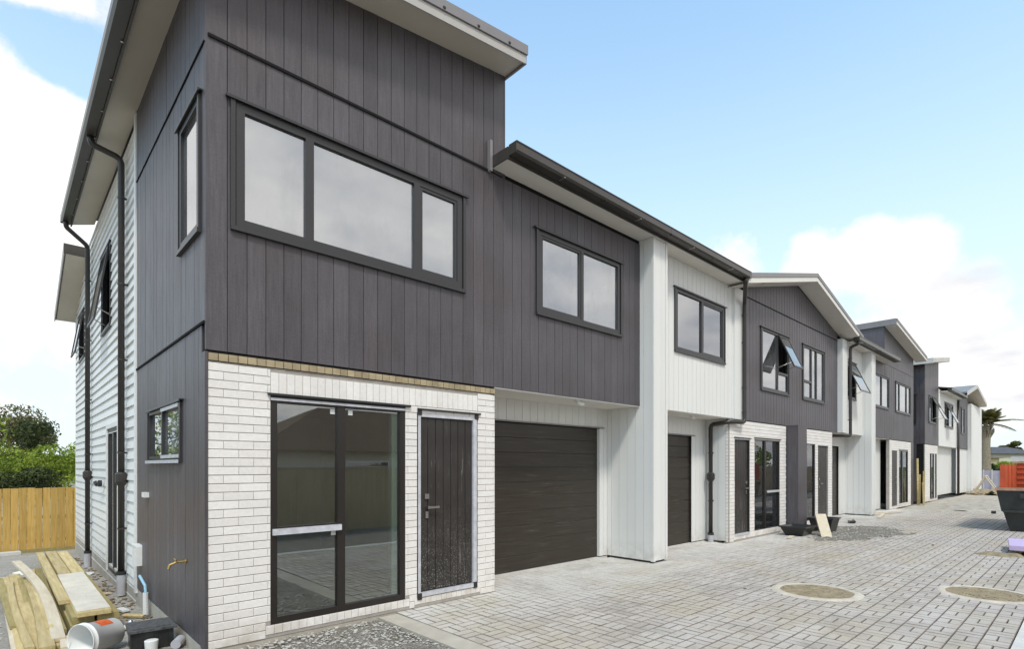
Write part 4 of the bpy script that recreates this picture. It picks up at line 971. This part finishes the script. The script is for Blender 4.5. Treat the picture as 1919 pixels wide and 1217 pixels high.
plank(-.93, 1.62, -1.16, 7.3, -.10, -.02, .11, .04, 'pinew', 'bowed pale plank lying across the low fan of boards', 'plank', GL, bend=.10, n=14)
plank(-1.09, 1.3, -1.18, 7.2, -.145, -.24, .14, .045, 'pine', 'long board in the middle of the low fan of boards', 'plank', GL, bend=-.02)
plank(-1.18, 1.55, -1.33, 7.0, -.14, -.24, .13, .045, 'pine', 'outermost board on the left of the low fan', 'plank', GL, bend=.02)
plank(-1.03, 1.35, -1.04, 5.8, -.10, -.13, .12, .04, 'pine', 'upper board resting on the low fan near the bucket', 'plank', GL, bend=.03)
plank(-1.23, 2.6, -1.38, 6.9, -.12, -.22, .10, .03, 'pineg', 'greenish short board on the far left of the fan', 'plank', GL)
plank(-.89, 1.95, -.88, 7.1, -.16, -.21, .09, .10, 'pineg', 'squared timber standing on edge beside the foot of the tall stack', 'plank', GL)
plank(-1.06, 1.9, -1.10, 6.6, -.165, -.22, .12, .045, 'pineg', 'lowest greenish board half hidden under the middle of the fan', 'plank', GL, bend=.01)
plank(-1.15, 1.45, -1.25, 6.2, -.095, -.17, .07, .035, 'pine', 'narrow strip lying along the outer boards of the fan', 'plank', GL, bend=-.03)
plank(-.97, 2.1, -1.06, 7.1, -.10, -.14, .06, .05, 'pine', 'narrow square batten between the bowed plank and the tall stack', 'plank', GL, bend=.02)
plank(-.88, 1.3, -.86, 1.75, -.14, -.14, .11, .06, 'pinew', 'sawn timber offcut beside the bucket', 'offcut')
plank(-1.26, 1.6, -1.345, 6.3, -.13, -.27, .035, .03, 'pinew', 'thin pale batten lying alone on the gravel at the left edge', 'batten')
plank(-2.6, 12.7, -1.0, 12.85, -.53, -.53, .3, .07, 'concl', 'pale slab lying at the foot of the golden fence', 'slab', name='pale_slab')
# bucket on its side
t = thing('bucket', 'white plastic bucket lying on its side with a torn orange label', 'bucket', (-.66, 1.05, -.12))
ax = Vector((.80, .56, -.02)).normalized(); c0 = Vector((-.81, .98, .03))
up = Vector((0, 0, 1)); sx = ax.cross(up).normalized(); uz = sx.cross(ax).normalized()
def lathe(mb, c, ax, sx, uz, prof, n=32, a0=0, a1=2*PI):
    vs = []; full = abs(a1-a0-2*PI) < 1e-6; m = n if full else n+1
    for k in range(m):
        a = a0+(a1-a0)*k/n
        for d, r in prof: vs.append(c+ax*d+(sx*math.cos(a)+uz*math.sin(a))*r)
    L_ = len(prof); fs = [(k*L_+i, k*L_+i+1, ((k+1) % m)*L_+i+1, ((k+1) % m)*L_+i) for k in range(n) for i in range(L_-1)]
    return mb.add(vs, fs)
lathe(MB(), c0, ax, sx, uz, [(.34, .001), (.34, .125), (.33, .133), (.05, .148), (.045, .160), (.035, .160), (.03, .152), (.0, .153), (-.004, .157), (-.008, .152), (0, .147), (.325, .128), (.33, .001)]).build('body', 'wpvc', t, smooth=True)
lathe(MB(), c0, ax, sx, uz, [(.12, .1465), (.25, .1395)], 14, .9, 2.0).build('label', 'orange', t)
hb = MB().tube([c0+ax*.05+sx*.155, c0-ax*.02+sx*.12-uz*.1, c0-ax*.03-uz*.150, c0-ax*.02-sx*.12-uz*.1, c0+ax*.05-sx*.155], .003, 6).build('handle', 'steel', t)
# black box with dusty lid
t = thing('crate', 'black plastic crate with dusty flat lid against the charcoal side wall', 'crate', (-.27, 1.0, -.12))
MB().ext([(-.45, .83, -.13), (-.10, .80, -.13), (-.09, 1.14, -.13), (-.42, 1.17, -.13)], (0, 0, .185)).build('body', 'blackp', t)
MB().ext([(-.475, .80, .056), (-.075, .77, .056), (-.065, 1.17, .056), (-.44, 1.20, .056)], (0, 0, .022)).ext([(-.43, .85, .078), (-.12, .82, .078), (-.11, 1.12, .078), (-.40, 1.15, .078)], (0, 0, .008)).build('lid', 'dusty', t)
for k in range(9): 
    a = k/8; MB().obox((-.44+a*.33, .826-a*.03, -.04), (.008, .006, .17), rot('Z', -5)).build('rib', 'blackp', t)
o = MB(); lathe(o, Vector((-.30, .72, -.02)), Vector((0, 0, 1)), Vector((1, 0, 0)), Vector((0, 1, 0)), [(-.1, .0), (-.1, .05), (0, .058), (.008, .058), (.012, .05), (.016, .0)]); tag(o.build('tub', 'wpvc', smooth=False), 'small round white lidded tub in front of the black crate', 'tub')
o = MB().tube([(-.05, .74, -.06), (-.12, .62, -.07)], .045, 14); tag(o.build('pipe_offcut', 'pvc'), 'short grey pipe offcut on the footing beside the crate', 'pipe')
mb = MB(); lathe(mb, Vector((-.36, 1.45, -.02)), Vector((0, 0, 1)), Vector((1, 0, 0)), Vector((0, 1, 0)), [(-.1, 0), (-.1, .032), (.02, .034), (.035, .02), (.06, .02), (.062, 0)]); tag(mb.build('bottle', 'glf', smooth=True), 'small clear bottle standing behind the bucket and crate', 'bottle')
# offcuts and litter along the wall
for i, (x, y, l, wd, a, mt, lb) in enumerate([(-.30, 1.9, .30, .09, 20, 'pinew', 'broad pale scrap of wood standing at the crate end of the wall litter'), (-.2, 1.6, .34, .05, 60, 'pinew', 'thin pale stick just behind the black crate lid'),
        (-.22, 3.0, .22, .08, 100, 'wpvc', 'white plastic scrap beside the nearer standpipe'), (-.28, 4.6, .25, .12, 15, 'pinew', 'pale board scrap between the two downpipes'),
        (-.25, 7.2, .3, .16, -30, 'wpvc', 'white sheet scrap by the farther standpipe'), (-.45, 8.6, .35, .2, 10, 'pinew', 'flat pale scrap behind the tall timber stack'), (-.18, 2.5, .28, .06, 130, 'pine', 'yellowish stick beside the meter box'),
        (-1.0, 8.4, .3, .25, 40, 'wpvc', 'white scrap left of the stack end near the fence')]):
    z = gz(x, y)+.03; o = MB().obox((x, y, z), (l, wd, .022), rot('Z', a)@rot('X', R.uniform(-14, 14))@rot('Y', R.uniform(-8, 8))).build('wood_scrap' if mt != 'wpvc' else 'plastic_scrap', mt); tag(o, lb, 'scrap')
mb = MB()
for q in range(260): clod(mb, (-R.uniform(.03, .36), R.uniform(1.2, 11), 0), R.uniform(.012, .04), 5); 
mb.v = [(x, y, z+gz(x, y)+.006) for x, y, z in mb.v]; mb.build('wall_litter', 'rub', kind='stuff')

# ================================================================== things on the driveway
t = thing('mortar_tub', 'long low black tub by the dark fin wall, left of the leaning board', 'tub', (12.0, -.35, 0))
def tub(par, x0, x1, y0, y1, z1, ta, mat='blackp'):
    a = [(x0+ta, y0+ta), (x1-ta, y0+ta), (x1-ta, y1-ta), (x0+ta, y1-ta)]; b_ = [(x0, y0), (x1, y0), (x1, y1), (x0, y1)]; e = .03
    c_ = [(x0+e, y0+e), (x1-e, y0+e), (x1-e, y1-e), (x0+e, y1-e)]; d_ = [(x0+ta+e, y0+ta+e), (x1-ta-e, y0+ta+e), (x1-ta-e, y1-ta-e), (x0+ta+e, y1-ta-e)]
    vs = [(*p, .0) for p in a]+[(*p, z1) for p in b_]+[(*p, z1) for p in c_]+[(*p, .03) for p in d_]
    fs = [(3, 2, 1, 0)]+[(k*4+i, k*4+(i+1) % 4, k*4+4+(i+1) % 4, k*4+4+i) for k in range(3) for i in range(4)]+[(12, 13, 14, 15)]
    MB().add(vs, fs).build('body', mat, par)
    mb = MB()
    mb.b(x0-.02, x1+.02, y0-.02, y0+.005, z1-.025, z1+.006).b(x0-.02, x1+.02, y1-.005, y1+.02, z1-.025, z1+.006).b(x0-.02, x0+.005, y0+.006, y1-.006, z1-.025, z1+.006).b(x1-.005, x1+.02, y0+.006, y1-.006, z1-.025, z1+.006); mb.build('rim', mat, par)
tub(t, 12.35, 13.1, -.80, -.22, .22, .10)
t = thing('mortar_tub', 'deeper square black tub right of the leaning board', 'tub', (14.2, -.5, 0))
tub(t, 13.75, 14.35, -.95, -.40, .34, .07)
o = MB().obox((13.0, -.98, .235), (.045, .24, .62), rot('Z', 40)@rot('Y', 34)); tag(o.build('leaning_board', 'pinew'), 'short pale board leaning between the two black tubs', 'board')
o = MB().obox((11.95, -.62, .02), (.42, .10, .03), rot('Z', 12)); tag(o.build('timber_offcut', 'pinew'), 'small pale offcut lying in front of the low tub', 'offcut')
o = MB().obox((16.9, -.52, .03), (.36, .14, .05), rot('Z', 24)).tube([(16.85, -.62, .04), (17.15, -.5, .05)], .03, 8); tag(o.build('hose_coil', 'blackp'), 'small dark heap of hose at the corner of the third porch', 'hose')
o = MB().obox((19.7, -.62, .03), (1.5, .09, .04), rot('Z', 8)); tag(o.build('timber_plank', 'pinew'), 'pale plank lying at the foot of the white fin in the middle distance', 'plank')
o = MB().obox((21.4, -.45, .05), (1.7, .09, .04), rot('Z', -16)); tag(o.build('timber_plank', 'pinew'), 'pale plank pointing right from the foot of the middle distance fin', 'plank')
for i, (x, y, h, lb) in enumerate([(27.75, -.12, 2.0, 'tallest timber stud standing in the gap between the two blocks'), (27.95, -.3, 1.45, 'shorter yellow stud standing right of the tallest in the gap'), (28.2, -.1, 1.3, 'rightmost short stud standing in the gap'), (27.6, -.35, .95, 'lowest broken stud leaning at the left of the gap')]):
    o = MB().obox((x, y, h/2), (.11, .07, h), rot('Y', (-3, 2, 4, -9)[i])@rot('Z', 20)); tag(o.build('timber_stud', 'pine'), lb, 'stud', 'studs standing in the gap')
o = MB().b(27.5, 29.7, .5, .56, -.1, 1.5); tag(o.build('gap_hoarding', 'pineg'), 'low timber hoarding closing the gap behind the studs', 'hoarding')
# skips
t = thing('skip_bin', 'charcoal skip bin with worn rim and tall red orange boards at the right edge', 'skip bin', (19, -4.7, 0))
X0, X1, Y0, Y1, H = 17.3, 20.8, -5.75, -3.68, 1.10
def frus(mb, x0, x1, y0, y1, z0, z1, i0, i1): 
    a = [(x0+i0, y0+i0, z0), (x1-i0, y0+i0, z0), (x1-i0, y1-i0, z0), (x0+i0, y1-i0, z0)]; b_ = [(x0+i1, y0+i1, z1), (x1-i1, y0+i1, z1), (x1-i1, y1-i1, z1), (x0+i1, y1-i1, z1)]
    return mb.add(a+b_, [(3, 2, 1, 0)]+[(i, (i+1) % 4, 4+(i+1) % 4, 4+i) for i in range(4)])
mb = frus(MB(), X0, X1, Y0, Y1, .0, .50, .24, .12); frus(mb, X0, X1, Y0, Y1, .50, 1.04, .09, .0); mb.add([(X0+.08, Y0+.08, .9), (X1-.08, Y0+.08, .9), (X1-.08, Y1-.08, .9), (X0+.08, Y1-.08, .9)], [(0, 1, 2, 3)]); mb.build('body', 'bin', t)
MB().b(X0-.03, X1+.03, Y0-.03, Y0+.05, 1.04, 1.11).b(X0-.03, X1+.03, Y1-.05, Y1+.03, 1.04, 1.11).b(X0-.03, X0+.05, Y0+.051, Y1-.051, 1.04, 1.11).b(X1-.05, X1+.03, Y0+.051, Y1-.051, 1.04, 1.11).build('rim', 'rim', t)
MB().b(X0+.05, X0+.10, Y0+.12, Y1-.12, .48, .54).build('waist_rail', 'bin', t)
for yy in (Y0+.5, Y1-.5): MB().b(X0-.05, X0+.02, yy-.05, yy+.05, .85, .97).build('lifting_lug', 'bin', t)
MB().tube([(X0+.04, Y1+.01, .47), (X0+.04, Y1+.10, .47)], .04, 10).build('lifting_pin', 'black', t)
mb = MB()
for q in range(60): clod(mb, (R.uniform(X0+.2, X1-.2), R.uniform(Y0+.2, Y1-.2), .93), R.uniform(.05, .16), 6)
mb.build('rubble_load', 'rub', t, kind='stuff')
# tall red boards raised round the far part of the skip, open towards the camera
MB().b(X0+.1, X1+.0, Y1-.13, Y1-.06, 1.0, 1.70).build('red_side_board', 'red', t)
MB().b(X1-.07, X1, Y0+.1, Y1-.135, 1.0, 1.74).build('red_end_board', 'red', t)
MB().b(X0+.1, X1+.0, Y0+.06, Y0+.095, 1.0, 1.70).build('red_side_board', 'red', t)
for k in range(4): MB().b(X1-.10, X1-.073, Y0+.12, Y1-.14, 1.12+k*.16, 1.17+k*.16).build('rib', 'red', t)
for k in range(3): MB().b(X0+.15+k*.9, X0+.22+k*.9, Y1-.16, Y1-.131, 1.0, 1.70).build('batten', 'red', t)
MB().b(X1-.11, X1+.02, Y0+.08, Y1-.05, 1.741, 1.78).build('top_rail', 'rim', t)
# sheet of foam on timber
t = thing('pallet', 'low timber pallet at the right edge carrying the lilac sheet', 'pallet', (12.9, -4.9, 0))
for yy in (-4.45, -5.0, -5.6): MB().b(12.42, 13.6, yy-.04, yy+.04, .0, .07).build('bearer', 'rub', t)
for k in range(5): MB().b(12.42+k*.26, 12.58+k*.26, -5.7, -4.38, .071, .092).build('deck_board', 'pine', t)
o = MB().ext([(12.36, -4.33, .094), (13.75, -4.2, .094), (13.85, -5.9, .094), (12.45, -5.9, .094)], (0, 0, .085)); tag(o.build('foam_sheet', 'lilac'), 'lilac insulation foam sheet lying on the low pallet', 'foam sheet')
tag(mound(12.0, 12.7, -4.6, -3.8, .08, -.02, 'sand', 'sand_heap', 16, seed=21, kind='stuff'), 'small heap of sand beside the lilac sheet', 'sand')
del_ = [o for o in COL.objects if o.name.startswith('sand_heap')]
for i, (x, y) in enumerate([(6.0, -2.2), (12.9, -3.1)]):
    o = MB(); clod(o, (x, y, .005), .03, 6); tag(o.build('stone_chip', 'tan' if i == 0 else 'rub'), ['tiny yellowish scrap lying on the nearer pavers', 'tiny dark clod on the pavers in front of the lilac sheet'][i], 'scrap')
# far end of the drive
t = thing('boundary_fence', 'pale lilac grey sheet fence closing the far end of the drive', 'fence', (50, 2, 0))
p0 = at(1826, 885, depth=41); p1 = at(1925, 885, depth=38.5); u = (p1-p0); u.z = 0; Lh = u.length; u.normalize(); nn = Vector((-u.y, u.x, 0))
fr = Fr((p0.x, p0.y, 0), u, -nn)
for k in range(9): MB().box(fr, k*Lh/6-2.4, (k+1)*Lh/6-2.43, -.1, 1.35, 0, .05).build('panel', 'lav', t)
for k in range(10): MB().box(fr, k*Lh/6-2.44, k*Lh/6-2.38, -.1, 1.42, .051, .11).build('post', 'concl', t)
mound(40.5, 44.0, -2.4, .2, .42, -.05, 'sand', 'rubble_mound', 26, seed=30)
mb = MB()
for q in range(160): 
    a, r_ = R.random()*6.28, R.random(); clod(mb, (42+2.1*r_*math.cos(a), -1.2+1.5*r_*math.sin(a), .22*(1-r_)), R.uniform(.05, .16), 6)
mb.build('rubble', 'sand', kind='stuff')
t = thing('sawhorse', 'small timber A-frame trestle standing on the rubble in front of the far fence', 'trestle', (42.5, -1.7, 0))
b0 = at(1846, 893, depth=34)
for s_ in (-1, 1):
    for q_ in (0, .9): MB().tube([b0+Vector((q_, 0, 0)), b0+Vector((q_+.1, s_*.55, -1.0))], .04, 6).build('leg', 'pinew', t)
MB().tube([b0-Vector((.1, 0, 0)), b0+Vector((1.0, 0, 0))], .05, 6).build('beam', 'pinew', t)

# ================================================================== vegetation
def leaves(center, rad, n, size, mat, name, parent, lumps=9, seed=0, zsq=1.0, hollow=.5, kind=None):
    """leaf quads spread through clumps inside an ellipsoid"""
    g = np.random.default_rng(seed); c = np.array(center); rad = np.array(rad)
    d = g.normal(size=(lumps, 3)); d /= np.linalg.norm(d, axis=1)[:, None]
    L0 = d*g.uniform(.35, .85, (lumps, 1)); lr = g.uniform(.28, .5, lumps)
    k = g.integers(0, lumps, n); q = g.normal(size=(n, 3)); q /= np.linalg.norm(q, axis=1)[:, None]
    q *= (g.uniform(hollow, 1.0, (n, 1))**.6); P = (L0[k]+q*lr[k][:, None]*np.array([1, 1, zsq]))*rad+c
    ori = q+g.normal(size=(n, 3))*.6; ori /= np.linalg.norm(ori, axis=1)[:, None]
    a = np.cross(ori, g.normal(size=(n, 3))); a /= np.linalg.norm(a, axis=1)[:, None]; b_ = np.cross(ori, a)
    s = (size*g.uniform(.6, 1.4, n))[:, None]
    V = np.stack([P-a*s, P-b_*s*.45+ori*s*.1, P+a*s, P+b_*s*.45+ori*s*.1], 1).reshape(-1, 3)
    me = bpy.data.meshes.new(name); me.vertices.add(4*n); me.loops.add(4*n); me.polygons.add(n)
    o_ = Vector(center); me.vertices.foreach_set('co', (V-c).ravel()); me.loops.foreach_set('vertex_index', np.arange(4*n)); me.polygons.foreach_set('loop_start', np.arange(0, 4*n, 4)); me.polygons.foreach_set('loop_total', np.full(n, 4))
    me.update(); at_ = me.attributes.new('tint', 'FLOAT', 'FACE'); at_.data.foreach_set('value', np.clip(g.uniform(0, 1, n)*.55+(g.uniform(0, 1, lumps)[k])*.45, 0, 1).astype(np.float32))
    me.materials.append(M[mat]); return link(name, me, parent, o_, kind)
def tree(label, base, h, crown, rad, n, size, mat, lumps, seed, cat='tree', name='tree', trunk=.18, group=None, zsq=1):
    t = thing(name, label, cat, base, group); b = Vector(base); c = Vector(crown); g = random.Random(seed)
    MB().tube([b-Vector((0, 0, .2)), b+(c-b)*.4+Vector((g.uniform(-.1, .1), 0, 0)), c], [trunk, trunk*.7, trunk*.3], 9).build('trunk', 'bark', t, smooth=True)
    lm = MB()
    for k in range(7):
        s_ = b+(c-b)*g.uniform(.45, .95); d = Vector((g.uniform(-1, 1)*rad[0], g.uniform(-1, 1)*rad[1], g.uniform(.1, .8)*rad[2]))*.7
        lm.tube([s_, s_+d*.5+Vector((0, 0, .1)), s_+d], [trunk*.35, trunk*.22, trunk*.08], 6)
    lm.build('limb', 'bark', t, smooth=True)
    leaves(c, rad, n, size, mat, 'crown', t, lumps, seed, zsq); return t
def P3(px, py, d): return tuple(at(px, py, depth=d))
def gr(p, z=-.7): return (p[0], p[1], z)
c = P3(18, 815, 34); tree('tall olive green round topped tree behind the fence at the left edge', gr(c), 4, c, (2.9, 2.9, 2.3), 9000, .10, 'leafo', 16, 1, group='trees behind the golden fence')
c = P3(72, 820, 30); tree('darker lower tree with thin sprays right of the olive tree', gr(c), 4, c, (1.35, 1.35, 1.0), 2600, .09, 'leafd', 10, 2, group='trees behind the golden fence')
for i, (px, py, d, r, mt, lb) in enumerate([(15, 880, 19, (1.3, 1.2, .95), 'leafb', 'bright green shrub over the left end of the golden fence'), (62, 872, 19.5, (1.1, 1.1, .95), 'leafb', 'bright bushy shrub over the middle of the golden fence'),
        (112, 880, 18.5, (1.1, 1.0, .85), 'leafb', 'bright shrub touching the house end above the golden fence'), (150, 868, 22, (.8, .8, .9), 'leafb', 'yellow green shrub just showing beside the weatherboards'), (45, 905, 17, (1.2, .7, .5), 'leafd', 'dark low shrub directly behind the golden fence')]):
    c = P3(px, py, d); tree(lb, gr(c), 2, c, r, 2800, .055, mt, 12, 20+i, 'shrub', 'shrub', .06, 'shrubs behind the golden fence')
for i, (x, y, r, mt) in enumerate([(-3.4, 17.5, (2.2, 1.5, 2.2), 'leafb'), (-6.2, 16.5, (1.8, 1.3, 2.0), 'leafo'), (-5.0, 20.5, (2.6, 2, 2.6), 'leafd')]):
    tree(['bushy bright shrub mirrored in the small side window', 'olive shrub farther left behind the fence', 'dark tree beyond the left shrubs'][i], (x, y, -.6), 2, (x, y, 2.5), r, 3200, .08, mt, 10, 40+i, 'shrub', 'shrub', .08)
# palm
pb = at(1846, 925, depth=44); base = Vector((pb.x, pb.y, -.1)); top = at(1847, 803, depth=44)
t = thing('palm_tree', 'palm with a thick pale trunk and ragged crown at the far end of the drive', 'palm', base)
MB().tube([base, base+(top-base)*.3, base+(top-base)*.7, top-Vector((0, 0, .4)), top+Vector((0, 0, .2))], [.46, .38, .31, .33, .36], 14).build('trunk', 'palmbark', t, smooth=True)
sk = MB()
for k in range(60):
    a = R.uniform(0, 6.28); z = R.uniform(-.8, .3); sk.tube([top+Vector((.28*math.cos(a), .28*math.sin(a), z)), top+Vector((.55*math.cos(a), .55*math.sin(a), z+.45))], [.07, .03], 5)
sk.build('leaf_bases', 'palmbark', t, kind='stuff')
for k in range(52):
    a = k*2.399+R.uniform(-.2, .2); el = R.uniform(.35, 1.5); ln = R.uniform(.9, 1.7)
    if k in (1, 4): a = -.95 if k == 1 else -.75; el = .38 if k == 1 else .1; ln = 3.2 if k == 1 else 2.6
    dr = Vector((math.cos(a), math.sin(a), 0)); pts = []; p = top+Vector((0, 0, .3)); e = el
    for i in range(9):
        pts.append(p.copy()); p = p+(dr*math.cos(e)+Vector((0, 0, math.sin(e))))*ln/8; e -= .09
    mb = MB().tube(pts, [.05-.005*i for i in range(9)], 5); mb.t = [.8]*len(mb.f); sd_ = Vector((-dr.y, dr.x, 0))
    for i in range(1, 9):
        for q_ in range(4):
            p = pts[i-1].lerp(pts[i], q_/4); f_ = (pts[i]-pts[i-1]).normalized(); ll = .6*math.sin(PI*(.15+.8*(i-1+q_/4)/8))
            for s_ in (-1, 1):
                e_ = p+sd_*s_*ll*.75+f_*ll*.7-Vector((0, 0, .22*ll)); w_ = f_*.045
                mb.add([p-w_, p+w_, e_], [(0, 1, 2)], R.random())
    mb.build('frond', 'leafp', t)
# houses and greenery far beyond
def far_house(label, c, wd, dp, h, rh, ang, wall, roof, wins, name='far_house'):
    t = thing(name, label, 'house', c); c = Vector(c); m = rot('Z', ang)
    MB().obox(c+Vector((0, 0, h/2)), (wd, dp, h), m).build('wall', wall, t)
    e = .5; pts = [m@Vector((s*(wd/2+e), q*(dp/2+e), h)) for s, q in ((-1, -1), (1, -1), (1, 1), (-1, 1))]; rl = max(.1, wd/2-dp/2)
    pts += [m@Vector((-rl, 0, h+rh)), m@Vector((rl, 0, h+rh))]
    MB().add([c+p for p in pts], [(0, 1, 5, 4), (2, 3, 4, 5), (1, 2, 5), (3, 0, 4), (3, 2, 1, 0)]).build('roof', roof, t)
    for (u, v, w_, hh) in wins:
        o = MB().obox(c+m@Vector((u, -dp/2-.02, v)), (w_+.16, .08, hh+.16), m).build('window', 'wpvc', t)
        MB().obox(c+m@Vector((u, -dp/2-.07, v)), (w_, .02, hh), m).build('pane', 'glf', o)
    return t
a_ = math.degrees(TH)-90
c = at(1872, 852, depth=95); c = (c.x, c.y, 1.8)
far_house('low cream house with dark grey hipped roof beyond the far fence', c, 9.0, 6, 2.0, 1.25, a_+6, 'cream', 'roofg', [(0.4, 1.15, 3.0, .7)])
c = at(1832, 855, depth=85); far_house('tan house peeping out left of the palm trunk', (c.x, c.y, 1.0), 3.2, 4, 1.9, .5, a_, 'tanwall', 'rooft', [])
def hedge(label, px0, px1, py, d, r, mat, name='hedge', n=7, seed=0, cat='hedge', sz=.2, cnt=900):
    t = thing(name, label, cat, gr(P3((px0+px1)/2, py, d), 0))
    for k in range(n):
        X = px0+(px1-px0)*(k+.5)/n; c = P3(X, py+R.uniform(-2, 2), d); leaves(c, (r[0], r[1], r[2]*R.uniform(.8, 1.2)), cnt, sz, mat, 'foliage', t, 7, seed+k)
    MB().tube([gr(P3((px0+px1)/2, py, d), -.2), P3((px0+px1)/2, py, d)], .1, 6).build('stem', 'bark', t)
hedge('dark clipped bushes showing just above the far lilac fence', 1828, 1870, 882, 46, (.7, .7, .6), 'leafd', seed=60, n=5, cnt=700, sz=.10)
hedge('sunlit weedy bank rising behind the red skip', 1880, 1945, 874, 60, (1.3, 1.3, .5), 'leafb', seed=70, n=7, sz=.12)
hedge('dark treeline on the right horizon', 1875, 2100, 862, 150, (5, 5, 2.0), 'leafd', 'tree_line', 12, 80, 'trees', .5, 700)
hedge('dark treeline far off behind the left trees', -300, 140, 868, 120, (7, 7, 2.4), 'leafd', 'tree_line', 10, 100, 'trees', .6, 700)
c = P3(1895, 840, 110); tree('round dark tree over the roof of the cream house', gr(c, 0), 4, c, (2.2, 2.2, 1.3), 1500, .3, 'leafo', 8, 120)

# ================================================================== across the drive (seen in the panes)
t = thing('paling_fence', 'brown paling fence across the drive, mirrored in the lower panes', 'fence', (10, -8.2, 0))
x = -6
J = MB()
while x < 44: J.b(x, x+.14, -8.22, -8.2, -.1, 1.62); x += .148
J.build('paling', 'tanfence', t, kind='stuff')
MB().b(-6, 44, -8.26, -8.18, 1.622, 1.66).build('capping', 'concl', t)
for x in range(-6, 44, 5): MB().b(x, x+.1, -8.33, -8.23, -.1, 1.62).build('post', 'tanfence', t)
MB().b(-6, 44, -8.17, -5.15, -.12, -.05).build('verge', 'dirt', kind='structure')
def neigh(label, x, y, wd, dp, h, rh):
    t = far_house(label, (x, y, -.1), wd, dp, h, rh, 180, 'cream', 'rooft', [(-wd*.28, 1.4, 1.6, 1.1), (wd*.2, 1.4, 2.2, 1.1)], 'neighbour_house')
neigh('neighbouring house with brown tiled hip roof reflected in the slider', 15.5, -24, 17, 9, 2.5, 2.5)
neigh('second brown roofed neighbour farther along the drive', 38, -22, 15, 9, 2.5, 2.3)
for i, (x, y) in enumerate([(2, -19), (27, -17), (31, -12), (48, -16)]):
    tree(['tree left of the brown roofed neighbour', 'tree between the two neighbours', 'low green tree by the drive fence', 'tree past the second neighbour'][i], (x, y, -.1), 3, (x, y, 2.2), (2, 2, 1.7), 1600, .16, 'leafb' if i != 1 else 'leafd', 9, 140+i)
